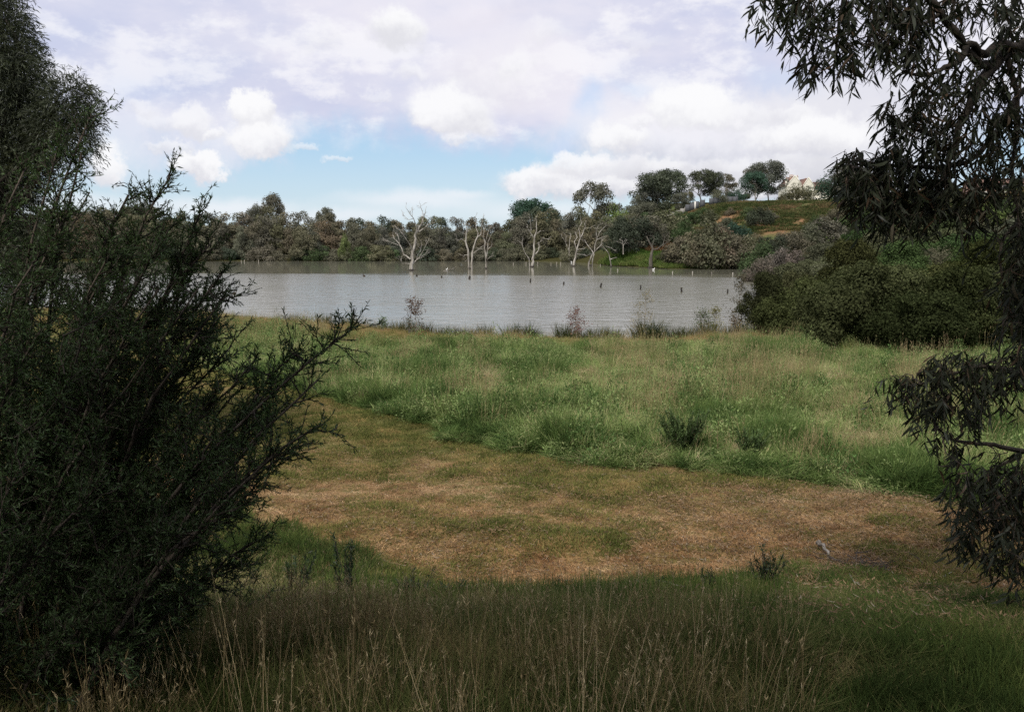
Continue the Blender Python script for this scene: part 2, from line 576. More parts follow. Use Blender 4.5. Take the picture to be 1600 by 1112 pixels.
mownc = t.mix(t.smooth(gm, .38, .66, .12, .85), straw, green)
wild = t.ramp(t.noise(pos, 9, 5, .7), [(.3, (.028, .022, .012)), (.55, (.055, .055, .022)), (.8, (.11, .10, .045))])
hillc = t.ramp(t.math('ADD', t.math('MULTIPLY', t.noise(pos, .05, 6, .65), .6), t.math('MULTIPLY', t.noise(pos, .6, 5, .7), .4)),
               [(.36, (.055, .060, .030)), (.47, (.070, .095, .036)), (.54, (.11, .115, .05)), (.62, (.19, .125, .070))])
soilc = t.ramp(t.noise(pos, .5, 6, .7), [(.3, (.11, .075, .040)), (.5, (.22, .125, .070)), (.7, (.34, .21, .12))])
mownc = t.mix(t.smooth(py_, 13.5, 10.0, 0, .8), mownc, t.vmath('MULTIPLY', mownc, (1.0, .93, .85)))
c = t.mix(mown, wild, mownc)
c = t.mix(hilly, c, hillc)
c = t.mix(soil, c, soilc)
b = t.new('ShaderNodeBsdfDiffuse')
t.l.new(c, b.inputs[0])
bp = t.new('ShaderNodeBump')
bp.inputs['Strength'].default_value = .8
bp.inputs['Distance'].default_value = .03
t.l.new(nf, bp.inputs['Height'])
t.l.new(bp.outputs[0], b.inputs['Normal'])
t.l.new(b.outputs[0], out.inputs[0])
gme = ground_mesh()
gme.materials.append(m)
ground = obj('ground', gme, kind='structure')

# ------------------------------------------------------------------ water
m, t, out = new_mat('lake_water')
pos, g = geo_pos(t)
px_, py_, pz_ = t.sep(pos)
wv = t.vmath('ADD', t.vmath('MULTIPLY', pos, (.55, 1.0, 1.0)), t.vmath('SCALE', t.noise(t.vmath('MULTIPLY', pos, (.2, .3, 1)), 1.0, 3, .6, col=True), 3.5))
n1 = t.noise(wv, .9, 2, .5)
n2 = t.noise(wv, 3.2, 2, .5)
hgt = t.math('ADD', n1, t.math('MULTIPLY', n2, .38))
# wind-sheltered belt off the far bank: edge wanders with slow noise
slow = t.noise(t.vmath('MULTIPLY', pos, (.012, .05, 1)), 1.0, 4, .6)
edge = t.math('ADD', py_, t.math('MULTIPLY', t.math('SUBTRACT', slow, .5), 100))
xr = t.smooth(px_, -20, 45, 0, 1)
edge = t.math('ADD', edge, t.math('MULTIPLY', xr, 12))
calm = t.smooth(edge, 118, 142)
gust = t.smooth(t.noise(t.vmath('MULTIPLY', pos, (.025, .05, 1)), 1.0, 5, .6), .35, .65, .45, 1.5)
stren = t.math('MULTIPLY', t.math('SUBTRACT', 1.0, t.math('MULTIPLY', calm, .93)), gust)
bp = t.new('ShaderNodeBump')
bp.inputs['Distance'].default_value = .22
t.l.new(t.math('MULTIPLY', stren, .30), bp.inputs['Strength'])
t.l.new(hgt, bp.inputs['Height'])
b = t.new('ShaderNodeBsdfPrincipled')
b.inputs['Base Color'].default_value = (.155, .152, .115, 1)
t.l.new(t.math('ADD', t.math('MULTIPLY', t.math('SUBTRACT', 1.0, calm), .10), .07), b.inputs['Roughness'])
b.inputs['IOR'].default_value = 1.333
t.l.new(bp.outputs[0], b.inputs['Normal'])
t.l.new(b.outputs[0], out.inputs[0])
water = obj('water', np_mesh('water', [[-190, 30, 0], [150, 30, 0], [150, 260, 0], [-190, 260, 0]], [[0, 1, 2, 3]], [m]), kind='structure')

# ------------------------------------------------------------------ crowns for middle and far trees
def crown_geo(rs, blobs, n, size, up=.35, jit=.5, squash=.85, droop=0.0, rag=.13):
    B = np.array([[*b[:4]] for b in blobs], float)
    wgt = B[:, 3] ** 2
    idx = rs.choice(len(B), n, p=wgt / wgt.sum())
    d = unit(rs.normal(size=(n, 3)) + np.array([0, 0, up]))
    rr = B[idx, 3] * (rs.uniform(.35, 1.0, n) ** .45) * (1 + rs.normal(size=n) * rag)
    P = B[idx, :3] + d * rr[:, None] * np.array([1, 1, squash])
    N = unit(d + rs.normal(size=(n, 3)) * jit)
    Dn = rs.normal(size=(n, 3)) + np.array([0, 0, -droop])
    Dn = Dn - N * np.sum(Dn * N, 1)[:, None]
    s = size * rs.uniform(.55, 1.35, n)
    return rhombs(P - unit(Dn) * s[:, None] * .5, Dn, N, s, s * rs.uniform(.45, .8, n))
def limb_pts(a, b, rs, wig=.08, k=5, sag=0.0):
    a, b = np.array(a, float), np.array(b, float)
    L = np.linalg.norm(b - a)
    tt = np.linspace(0, 1, k)[:, None]
    P = a + (b - a) * tt + np.array([0, 0, 1.0]) * np.sin(tt * PI) * sag * L
    P[1:-1] += rs.normal(size=(k - 2, 3)) * wig * L
    return P
def gum_blobs(rs, H, R, k, low=.45, rmin=.10, rmax=.19, shape=1.0):
    out = []
    for i in range(k):
        z = rs.uniform(low, .95)
        env = R * math.sin(PI * min(1, max(.12, (z - low) / (1.02 - low)) ** .75)) ** .6 * shape
        a = rs.uniform(0, 2 * PI)
        r = env * math.sqrt(rs.uniform(.1, 1))
        out.append((r * math.cos(a), r * math.sin(a), z * H, rs.uniform(rmin, rmax) * H))
    return out
def dense_blobs(rs, H, R, k, low=.12, flat=.5):
    out = []
    fine = 26 / max(k, 22)
    for i in range(k):
        d = unit(rs.normal(size=3))
        d[2] = abs(d[2])
        q = rs.uniform(.6, 1.0)
        cz = low * H + (H * .93 - low * H) * (d[2] * q)
        out.append((d[0] * R * q, d[1] * R * q, cz, rs.uniform(.14, .28) * fine ** .5 * min(H, R * 1.6)))
    for i in range(k // 2):
        a = rs.uniform(0, 2 * PI)
        q = rs.uniform(.5, .95)
        out.append((math.cos(a) * R * q, math.sin(a) * R * q, rs.uniform(low, .5) * H, rs.uniform(.14, .26) * min(H, R * 1.6)))
    out.append((0, 0, H * .45, min(H * .4, R * .65)))
    return out
def tree_proto(seed, H, R, style, n, size, trunk_r, leafmat, barkmat, k=18, low=.45, **kw):
    rs = np.random.RandomState(seed)
    if style == 'gum':
        bl = gum_blobs(rs, H, R, k, low, **kw)
    elif style == 'dense':
        bl = dense_blobs(rs, H, R, k, low)
    elif style == 'lobed':
        bl = []
        for i in range(k):
            d = unit(rs.normal(size=3)); d[2] = abs(d[2]) * 1.1
            q = rs.uniform(.55, .85)
            big = rs.uniform(.26, .50)
            c_ = np.array([d[0] * R * q, d[1] * R * q, .10 * H + .68 * H * d[2] * q])
            bl.append((*c_, big * R * .72))
            for q_ in range(5):      # small lobes riding on the big one
                e_ = unit(rs.normal(size=3) + np.array([0, 0, .5]) + d * .6)
                bl.append((*(c_ + e_ * big * R * .62), big * R * .34))
        bl.append((0, 0, H * .35, R * .62))
    else:
        bl = dense_blobs(rs, H, R, k, .05)
    V, F = crown_geo(rs, bl, n, size, rag=.2 if style == 'lobed' else .13, up=.2 if style == 'lobed' else .35, jit=.35 if style == 'lobed' else .5, droop=.6 if style == 'gum' else .2)
    V[:, 2] = np.maximum(V[:, 2], .05)
    crown = np_mesh('crown', V, F, [leafmat])
    mb = MB()
    top = H * (.62 if style == 'gum' else .5)
    tp = limb_pts((0, 0, -.4), (rs.normal() * H * .04, rs.normal() * H * .04, top), rs, .025, 6)
    mb.tube(tp, np.linspace(trunk_r, trunk_r * .45, 6), 6)
    for b in bl[:14 if style == 'gum' else 8]:
        s = tp[rs.randint(2, 6)]
        mb.tube(limb_pts(s, b[:3], rs, .05, 5, -.05), np.linspace(trunk_r * .42, trunk_r * .1, 5), 5, False)
    trunk = mb.mesh('trunk', barkmat, True)
    return trunk, crown
P_belt = [tree_proto(11 + i, 10, 3.9, 'dense', 10000, .36, .16, M_leaf_far, M_bark_pale if i % 2 else M_bark, k=30, low=.10) for i in range(5)]
P_gum = [tree_proto(31 + i, 12, 3.9 + .5 * i, 'gum', 11000, .36, .22, M_leaf_far, M_bark_pale, k=24 + 4 * i, low=.30) for i in range(4)]
P_gumopen = [tree_proto(51 + i, 12, 4.2, 'gum', 7000, .32, .2, M_leaf_far, M_bark_pale, k=26, low=.34, rmin=.07, rmax=.13) for i in range(2)]
P_scrub = [tree_proto(71 + i, 4, 3.0, 'bush', 5200, .26, .09, M_leaf_far, M_bark_pale, k=22) for i in range(4)]
P_round = [tree_proto(91, 8, 4.6, 'dense', 6000, .34, .2, M_leaf_far, M_bark, k=30, low=.2)]

PAL = {
    'brown': (.148, .138, .102), 'olive': (0.137, 0.139, 0.091), 'grey': (.134, .134, .106), 'dark': (0.075, 0.089, 0.062),
    'green': (0.085, 0.120, 0.055), 'bright': (0.142, 0.199, 0.071), 'rust': (.162, .138, .098), 'bluegreen': (0.057, 0.096, 0.071),
    'pink': (.140, .124, .104), 'yellow': (0.194, 0.171, 0.063),
}
def put_tree(name, proto, x, y, h, base_h, col, label, cat='tree', group=None, wide=1.0, rs=random, z=None, sink=.15):
    s = h / base_h
    e = empty(name, (x, y, (gz(x, y) if z is None else z) - sink), rs.uniform(0, 6.28), [s * wide, s * wide, s])
    tag(e, label, cat, group)
    tr = obj('trunk', proto[0], e)
    cr = obj('crown', proto[1], e)
    k = rs.uniform(.86, 1.16)
    c = PAL[col] if isinstance(col, str) else col
    cr.color = (c[0] * k * rs.uniform(.94, 1.07), c[1] * k, c[2] * k * rs.uniform(.93, 1.08), 1)
    return e
def top_h(px, py, d, base=None):
    """height of a thing d metres away whose top shows at photo pixel (px,py)"""
    p = at(px, py, d)
    return p[0], p[2] - (gz(p[0], d) if base is None else base)

rt = random.Random(3)
# far belt: (photo x, photo row of the top, distance, colour)
COLN = {'brown': 'brown', 'olive': 'olive', 'grey': 'grey-green', 'dark': 'dark green', 'green': 'mid green', 'rust': 'rust-brown', 'bluegreen': 'blue-green', 'bright': 'light green'}
MARKS = [(60, 'the left edge tree'), (165, 'the highest shrub leader'), (216, 'the rounded grey gum'), (270, 'the second shrub leader'), (335, 'the open water edge'), (398, 'the low grey gum'), (424, 'the tall domed gum'), (468, 'the right foot of the domed gum'),
         (508, 'the small open gum'), (538, 'the lime green tree'), (585, 'the dip in the skyline'), (642, 'the biggest dead tree'), (690, 'the bleached branch'), (735, 'the forked dead tree'), (762, 'the slender dead tree'),
         (800, 'the gap left of the broad dark gum'), (831, 'the mid lake dead tree'), (868, 'the pale open gum'), (896, 'the left leaning dead tree'), (927, 'the right leaning dead tree'), (962, 'the bright green round tree'), (1000, 'the small hilltop gum')]
def near_mark(px):
    q = min(MARKS, key=lambda m_: abs(m_[0] - px))
    side = 'behind' if abs(px - q[0]) < 7 else ('just left of' if px < q[0] else 'just right of')
    return f'{side} {q[1]}'
TOPS = np.array([[60, 322], [130, 318], [165, 312], [190, 318], [225, 303], [250, 318], [280, 325], [330, 330], [352, 322], [375, 330], [395, 322], [420, 316], [445, 335],
                 [465, 328], [490, 340], [510, 328], [545, 334], [570, 345], [598, 336], [630, 340], [680, 336], [712, 338], [740, 336], [770, 345], [795, 345],
                 [815, 322], [835, 313], [860, 320], [880, 335], [900, 322], [925, 330], [950, 322], [985, 335], [1010, 335]])
used = set()
def unique(make, cols, first):
    """pick a colour and a look (applied to the tree) so that the words fit one tree only"""
    order = [first] + [c for c in cols if c != first]
    for adj, k, wmul in (('', 1, 1), ('pale', 1.3, 1), ('broad', 1, 1.28), ('shadowy', .72, 1), ('slim', 1, .75), ('broad pale', 1.3, 1.28), ('slim shadowy', .72, .75), ('broad shadowy', .72, 1.28), ('slim pale', 1.3, .75)):  # pale and darker scale the foliage colour itself, broad and slim the width
        for c in order[:3] if adj else order:
            lab = ' '.join(make(adj, COLN[c]).split())
            if lab not in used:
                used.add(lab)
                return lab, tuple(v * k for v in PAL[c]), wmul
    raise ValueError(make('', ''))
px = 40
while px < 1010:
    top = .65 * np.interp(px, TOPS[:, 0], TOPS[:, 1]) + .35 * 332 + rt.uniform(-3, 5)
    d = rt.uniform(222, 234)
    x, h = top_h(px, top, d)
    lab, c, wm = unique(lambda a, c_: f'{a} {c_} back-row tree {near_mark(px)}', ['brown', 'olive', 'grey', 'dark'], rt.choice(['brown', 'olive', 'grey', 'dark', 'olive', 'brown']))
    put_tree('belt_tree', rt.choice(P_belt), x, d, h, 10.2, c, lab, group='trees in the back row along the far bank', wide=wm * rt.uniform(.85, 1.1), rs=rt)
    px += rt.uniform(14, 21)
px = 30
while px < 985:
    top = np.interp(px, TOPS[:, 0], TOPS[:, 1]) + rt.uniform(8, 22)
    d = rt.uniform(209, 216)
    x, h = top_h(px, top, d)
    lab, c, wm = unique(lambda a, c_: f'{a} {c_} waterside tree {near_mark(px)}', ['brown', 'olive', 'rust', 'grey'], rt.choice(['brown', 'rust', 'olive', 'brown', 'grey', 'brown']))
    put_tree('belt_tree', rt.choice(P_belt), x, d, h, 10.4, c, lab, group='trees in the front row along the far bank', wide=wm * rt.uniform(.9, 1.2), rs=rt)
    px += rt.uniform(15, 23)
# dark trees that climb the left shoulder of the hill
for (px, top, d, c0) in ((945, 345, 196, 'brown'), (968, 342, 202, 'dark'), (990, 338, 214, 'brown'), (1012, 336, 205, 'brown'), (1032, 340, 196, 'dark'), (1050, 338, 215, 'brown'), (975, 362, 185, 'brown'), (1005, 358, 188, 'brown'), (1040, 362, 186, 'dark'),
                         (1068, 352, 200, 'green'), (1020, 372, 180, 'brown'), (1060, 374, 182, 'olive'), (990, 378, 180, 'dark'), (950, 368, 186, 'brown')):
    x, h = top_h(px, top, d)
    lab, c, wm = unique(lambda a, c_: f'{a} {c_} tree on the left shoulder of the hill, {"high up near the shed" if top < 350 else "above the spit"}', ['brown', 'dark', 'olive', 'green', 'grey', 'rust', 'bluegreen'], c0)
    put_tree('shoulder_tree', rt.choice(P_belt[:3] + P_scrub[:2]), x, d, h, 9.0, c, lab, group='trees on the left shoulder of the hill', wide=wm * 1.1, rs=rt)
px = 20
while px < 960:
    d = rt.uniform(206.5, 209) if px < 880 else rt.uniform(198, 203)
    x, h = top_h(px, rt.uniform(376, 394), d)
    lab, c, wm = unique(lambda a, c_: f'low {a} {c_} waterside bush {near_mark(px)}', ['dark', 'green', 'olive', 'brown'], rt.choice(['dark', 'green', 'olive', 'dark', 'brown', 'brown']))
    put_tree('bank_bush', rt.choice(P_scrub), x, d, max(h, 2.0), 4.1, c, lab, cat='bush', group='bushes at the foot of the far trees', wide=wm * rt.uniform(1, 1.5), rs=rt)
    px += rt.uniform(20, 32)

# single trees that stand out
def single(px, top, d, proto, bh, col, label, name='gum_tree', cat='tree', wide=1.0, **kw):
    x, h = top_h(px, top, d)
    if px > 980: wide *= 1.34 if proto not in P_round else 1.45
    return put_tree(name, proto, x, d, h, bh, col, label, cat, wide=wide, rs=rt, **kw)
single(424, 299, 240, P_gumopen[0], 12.0, 'grey', 'tall domed gum rising above the left part of the far tree belt', wide=.72)
single(398, 322, 236, P_gum[1], 12.0, 'grey', 'lower gum touching the left side of the tall domed gum', wide=.55)
single(216, 298, 236, P_gum[0], 12.0, 'grey', 'rounded gum top showing just right of the near shrub leader', wide=.8)
single(508, 325, 236, P_gumopen[1], 12.0, 'grey', 'small open gum crown poking above the far belt by its sky notch', wide=.8)
single(538, 364, 207.5, P_scrub[1], 4.1, (.115, .150, .062), 'small lime green tree standing out against the dark far belt', name='young_tree', wide=.36)
single(833, 312, 236, P_gum[2], 12.0, 'bluegreen', 'broad dark gum rising behind the middle dead tree', wide=1.05)
single(868, 326, 240, P_gumopen[0], 12.0, 'grey', 'pale open gum between the broad dark gum and the tall lacy gum')
single(930, 286, 240, P_gumopen[1], 12.0, 'grey', 'tall lacy gum with an open crown left of the hill', wide=.95)
single(903, 318, 228, P_gum[0], 12.0, 'olive', 'leafy gum directly below the tall lacy gum', wide=.9)
single(962, 319, 236, P_round[0], 8.1, 'bright', 'bright green round tree at the left foot of the hilltop', name='round_tree', wide=.7)
single(1003, 302, 262, P_gum[0], 12.0, 'grey', 'small grey gum at the left end of the hilltop row', wide=.85)
single(1022, 272, 268, P_gum[3], 12.0, 'dark', 'large dark gum, left of the pair above the hilltop shed', wide=.92)
single(1047, 265, 272, P_gum[2], 12.0, 'dark', 'large spreading gum, right of the pair above the hilltop shed', wide=.78)
single(1062, 302, 258, P_gum[1], 12.0, 'grey', 'small gum under the right edge of the shed pair', wide=.8)
single(1098, 263, 268, P_gumopen[0], 12.0, 'dark', 'tall gum with clustered crown above the grey hilltop fence', wide=1.05)
single(1115, 268, 272, P_gum[1], 12.0, 'dark', 'full crowned gum touching the right of the fence gum', wide=.72)
single(1136, 272, 278, P_gumopen[1], 12.0, 'grey', 'thin grey gum with high bare branches on the hilltop', wide=.75)
single(1124, 292, 258, P_round[0], 8.1, 'olive', 'olive bushy tree standing low in front of the hilltop gums', name='round_tree', wide=.6)
single(1152, 292, 262, P_round[0], 8.1, 'bluegreen', 'dark blue-green round tree in the hilltop row', name='round_tree', wide=.72)
single(1180, 268, 275, P_gum[2], 12.0, 'bluegreen', 'green leafy gum left of the tallest gum by the house', wide=.8)
single(1201, 253, 278, P_gum[3], 12.0, 'grey', 'tallest gum on the hill, immediately left of the cream house', wide=.78)
single(1184, 258, 284, P_gumopen[0], 12.0, 'grey', 'lacy gum half hidden behind the tallest gum by the house', wide=.8)
single(1247, 286, 285, P_round[0], 8.1, (.115, .108, .070), 'umbrella shaped olive tree in front of the cream house', name='round_tree', wide=1.02)
single(1306, 264, 290, P_round[0], 8.1, 'bluegreen', 'deep green broadleaf tree right of the cream house', name='broadleaf_tree', wide=.82)
single(1326, 258, 285, P_gum[1], 12.0, 'grey', 'grey gum behind the hanging branch, right of the broadleaf tree', wide=.9)
single(1350, 275, 270, P_gum[2], 12.0, 'green', 'gum half hidden by the hanging near foliage on the hill', wide=1.0)

single(1076, 300, 262, P_gum[3], 12.0, 'olive', 'low spreading gum in the gap left of the grey hilltop fence', wide=.6)
single(1140, 298, 262, P_gum[2], 12.0, 'grey', 'low grey gum between the olive bushy tree and the blue-green round tree', wide=.6)
single(1166, 296, 266, P_gum[0], 12.0, 'dark', 'small dark gum right of the blue-green round tree', wide=.7)
single(1222, 300, 276, P_round[0], 8.1, 'olive', 'low olive bush tucked between the tallest gum and the umbrella shaped tree', name='round_tree', wide=.5)
single(1010, 292, 266, P_gumopen[1], 12.0, 'grey', 'lacy grey gum in front of the left one of the dark pair', wide=.8)
# scrub on the hill face and along its foot: (px, py of the base, height px, colour, wide)
scrub = [
    (985, 396, 60, 'dark', 1.3), (1010, 388, 56, 'brown', 1.3), (1040, 372, 50, 'dark', 1.4), (1062, 352, 24, 'green', 1.4), (1030, 352, 22, 'dark', 1.5), (1085, 350, 22, 'green', 1.5),
    (1000, 345, 18, 'brown', 1.4), (1070, 385, 40, 'green', 1.2), (1110, 345, 18, 'olive', 1.6), (1135, 362, 24, 'olive', 1.3), (1150, 380, 34, 'bluegreen', 1.3), (1120, 372, 26, 'bluegreen', 1.2),
    (1187, 352, 33, 'dark', 1.15), (1170, 338, 16, 'green', 1.4), (1200, 345, 20, 'grey', 1.2), (1100, 335, 12, 'green', 1.5), (1140, 336, 12, 'green', 1.5),
    (1060, 414, 44, 'brown', 1.2), (1085, 416, 62, 'brown', 1.15), (1105, 418, 74, 'brown', 1.1), (1128, 417, 60, 'rust', 1.2), (1150, 418, 56, 'brown', 1.2), (1172, 420, 52, 'brown', 1.1), (1045, 412, 24, 'olive', 1.5), (1190, 424, 56, 'brown', 1.2),
    (1180, 400, 34, 'rust', 1.3), (1205, 410, 44, 'brown', 1.3), (1240, 404, 46, 'brown', 1.3), (1225, 388, 26, 'rust', 1.5), (1262, 390, 40, 'olive', 1.4), (1290, 385, 48, 'brown', 1.4), (1275, 365, 30, 'olive', 1.3), (1305, 360, 36, 'brown', 1.4),
    (1320, 345, 30, 'olive', 1.3), (1340, 370, 50, 'green', 1.4), (1380, 370, 50, 'green', 1.4), (1420, 365, 50, 'olive', 1.4), (1460, 370, 50, 'green', 1.4), (1500, 360, 44, 'olive', 1.4), (1540, 352, 36, 'bright', 1.3), (1575, 350, 34, 'green', 1.4), (1600, 360, 40, 'green', 1.4),
    (1560, 330, 20, 'green', 1.5), (1590, 325, 18, 'olive', 1.4), (1360, 330, 24, 'dark', 1.4), (1400, 325, 26, 'olive', 1.4), (1440, 322, 20, 'green', 1.4), (1490, 318, 20, 'olive', 1.4),
]
for (bx, by, hp, c0, wd) in scrub:
    p = ground_at(bx, by, 100, 420)
    h = hp * p[1] / F_PX
    zone = ('at the waterline by the pale stems' if by > 408 and bx < 1130 else 'at the right end of the far waterline' if by > 408 else 'above the green spit' if bx < 1075 and by > 365 else 'just below the shed' if bx < 1075 else 'on the slope below the grey fence' if bx < 1165 else
            'beside the bare orange earth' if bx < 1215 else 'below the bare orange earth' if bx < 1260 else 'on the slope below the broadleaf tree' if bx < 1300 else 'left of the hanging gum curtain' if bx < 1345 else
            'behind the hanging gum foliage' if bx < 1450 else 'in the gap of the hanging gum foliage' if bx < 1550 else 'at the far right of the hill')
    size = 'small' if h < 3.5 else 'mid-sized' if h < 6.5 else 'tree-sized'
    lab, c, wm = unique(lambda a, c_: f'{size} {a} {c_} scrub {zone}', ['brown', 'olive', 'green', 'dark', 'rust', 'grey'], c0)
    put_tree('hill_scrub', rt.choice(P_scrub), p[0], p[1], h, 4.2, tuple(v * .78 for v in c), lab, cat='bush', group='scrub on the hill', wide=wm * wd * .8, rs=rt)
# pinkish shrub by the right bank
for i, (bx, by, hp, d) in enumerate(((1193, 446, 52, 104), (1214, 440, 56, 112), (1236, 432, 48, 120))):
    x, h = top_h(bx, by - hp, d)
    put_tree('flowering_shrub', P_scrub[i], x, d, max(h, 3), 4.2, 'pink', ['pinkish brown shrub closest to the open water on the right', 'tallest of the pinkish brown shrubs on the right bank', 'pinkish brown shrub furthest back on the right bank'][i],
             cat='shrub', group='pinkish shrubs on the right bank', wide=.7, rs=rt)

# ------------------------------------------------------------------ dark bush mass on the right bank
P_bush = [tree_proto(111 + i, 4.5, 2.9, 'lobed', 46000, .12, .1, M_leaf_mid, M_bark, k=12) for i in range(4)]
mass = [  # px of centre, row of top, distance, colour, width
    (1205, 422, 46, (.058, .068, .030), .62, 'dark olive bush at the lake end of the bush mass'),
    (1262, 404, 40, (.058, .066, .026), .78, 'rounded dark bush second from the water in the bush mass'),
    (1250, 398, 52, (.080, .084, .040), .7, 'lighter olive bush peeping over the lake end of the bush mass'),
    (1318, 382, 35.5, (.056, .068, .030), .85, 'wide black-green bush in the middle of the bush mass'),
    (1330, 372, 52, (.080, .085, .034), .85, 'olive bush rising behind the middle of the bush mass'),
    (1380, 374, 38, (.060, .074, .032), .85, 'dark bush under the hanging gum foliage'),
    (1428, 416, 32.5, (.070, .085, .034), .78, 'feathery green bush at the front of the bush mass'),
    (1400, 400, 50, (.075, .085, .034), .9, 'olive green bush far back under the hanging gum foliage'),
    (1490, 412, 33.5, (.060, .074, .030), .75, 'dark feathery bush right of the foremost feathery one'),
    (1465, 385, 48, (.060, .070, .030), .95, 'tall bush at the back right of the bush mass'),
    (1545, 388, 35, (.058, .070, .030), .95, 'bush half behind the hanging gum curtain'),
    (1600, 392, 34, (.055, .068, .030), .95, 'bush at the far right end of the bush mass'),
    (1530, 372, 56, (.075, .090, .034), .95, 'tall olive bush at the back right beyond the gum curtain'),
]
for i, (bx, top, d, c, wd, lab) in enumerate(mass):
    x, h = top_h(bx, top, d)
    put_tree('bank_shrub', P_bush[i % 4], x, d, h, 4.15, tuple(v * (.50, 1.0, .64, .92, .55, 1.15)[i % 6] for v in c), lab, cat='bush', group='dark bushes on the right bank', wide=wd * 4.0 / h * 1.1, rs=rt)
# bushes that fill the flank between the bush mass and the foot of the hill
for i, (bx, top, d, c0) in enumerate(((1235, 400, 74, 'olive'), (1270, 388, 82, 'brown'), (1300, 380, 92, 'olive'), (1335, 372, 100, 'brown'), (1285, 372, 120, 'brown'), (1255, 378, 132, 'rust'), (1320, 362, 128, 'olive'), (1370, 360, 96, 'olive'), (1405, 364, 80, 'green'),
                                       (1440, 352, 104, 'green'), (1470, 360, 84, 'olive'), (1510, 346, 100, 'green'), (1545, 350, 82, 'green'), (1580, 340, 96, 'olive'), (1610, 352, 80, 'green'), (1380, 345, 134, 'brown'), (1430, 338, 140, 'olive'),
                                       (1490, 332, 136, 'green'), (1550, 326, 134, 'green'), (1600, 322, 130, 'olive'), (1345, 352, 146, 'brown'))):
    x, h = top_h(bx, top, d)
    place_ = 'next to the pinkish shrubs' if bx < 1290 else 'left of the hanging gum curtain' if bx < 1350 else 'seen through the hanging gum foliage' if bx < 1480 else 'seen right of the hanging gum curtain'
    lab, c, wm = unique(lambda a, c_: f'{a} {c_} flank bush {"low down" if d < 100 else "further up the slope"} {place_}', ['olive', 'brown', 'green', 'grey', 'dark'], c0)
    put_tree('flank_bush', P_bush[i % 4], x, d, max(h, 2.5), 4.7, (c[0] * .66, c[1] * .74, c[2] * .62), lab, cat='bush', group='bushes on the flank of the hill', wide=wm * 1.3, rs=rt)
x, h = top_h(1502, 516, 29.5)
put_tree('young_pine', tree_proto(130, 2.0, .55, 'dense', 3500, .07, .03, M_leaf_mid, M_bark, k=18, low=.1), x, 29.5, h, 2.1, (.085, .14, .045), 'small bright feathery sapling in front of the dark bush mass', cat='sapling', rs=rt)

M_bark_mid2 = rough_material('dark_grey_bark', (.07, .062, .052), (.15, .135, .115), 1.4, stretch=(3, 3, .5))

M_bark_mid = rough_material('grey_bark', (.12, .105, .09), (.24, .22, .19), 1.4, stretch=(3, 3, .5))

# ------------------------------------------------------------------ dead trees standing in the lake
def dead_tree(name, label, x0, y0, sc, base, spec, d=None, mat=None, seed=1, cat='dead tree', group='dead trees standing in the lake', twigs=3):
    """spec: polylines (zoomed photo coordinates) with start and end width; base: the zoomed foot"""
    rs = np.random.RandomState(seed)
    bx, by = x0 + base[0] / sc, y0 + base[1] / sc
    if d is None:
        r = ray(bx, by)
        d = CAM_Z * r[1] / -r[2]
    foot = at(bx, by, d)
    e = empty(name, tuple(foot))
    tag(e, label, cat, group)
    mpp = d / F_PX
    built = []
    for k, (pts, w0, w1) in enumerate(spec):
        P = []
        # start depth from the nearest point already built
        for q in pts:
            P.append(at(x0 + q[0] / sc, y0 + q[1] / sc, d))
        P = np.array(P)
        if built:
            allp = np.concatenate(built)
            i = np.argmin(np.hypot(allp[:, 0] - P[0, 0], allp[:, 2] - P[0, 2]))
            y_s = allp[i, 1] if k else d
        else:
            y_s = d
        L = np.linalg.norm(P[-1] - P[0])
        drift = rs.uniform(-.55, .55) * L if k else rs.uniform(-.05, .05) * L
        P[:, 1] = y_s + np.linspace(0, 1, len(P)) * drift
        # denser, slightly crooked line
        tt = np.linspace(0, len(P) - 1, (len(P) - 1) * 3 + 1)
        Q = np.stack([np.interp(tt, range(len(P)), P[:, c]) for c in range(3)], 1)
        Q[1:-1] += rs.normal(size=(len(Q) - 2, 3)) * .006 * L
        if k == 0 or (abs(pts[0][1] - base[1]) < 22 and w0 > 14):
            Q[0] += np.array([0, 0, -.9])
        mb = MB()
        R = np.linspace(w0, w1, len(Q)) / sc * mpp * .5 * .92
        if k == 0:
            R[:2] *= 1.15
        mb.tube(Q, R, 6)
        for s in range(twigs if k else 2):
            a = Q[rs.randint(len(Q) // 2, len(Q))]
            dd = unit((Q[-1] - Q[0])) + rs.normal(size=3) * .75
            dd[2] = abs(dd[2]) * .8 + .15
            ln = rs.uniform(.5, 1.5)
            b1 = a + unit(dd) * ln
            mb.tube(limb_pts(a, b1, rs, .07, 4), np.linspace(max(R[-1] * .8, .024), .012, 4), 4)
            c1 = (a + b1) / 2
            mb.tube(limb_pts(c1, c1 + unit(dd + rs.normal(size=3) * .8) * ln * .5, rs, .05, 3), [.018, .014, .010], 4)
        o = mb.build('trunk' if k == 0 else 'limb', mat or M_dead, None, smooth=True)
        o.parent = e
        o.matrix_parent_inverse = Matrix.Translation(-Vector(foot))
        built.append(Q)
    if by > 404:
        mb = MB()      # dark water-stained collar at the foot
        mb.tube([(foot[0], foot[1], -.4), (foot[0], foot[1], .22)], [spec[0][1] / sc * mpp * .78] * 2, 6)
        o = mb.build('wet_base', M_wet)
        o.parent = e
        o.matrix_parent_inverse = Matrix.Translation(-Vector(foot))
    return e
Z1 = (580, 310, 7.27)
Z2 = (780, 320, 5.714)
Z3 = (960, 300, 6.667)
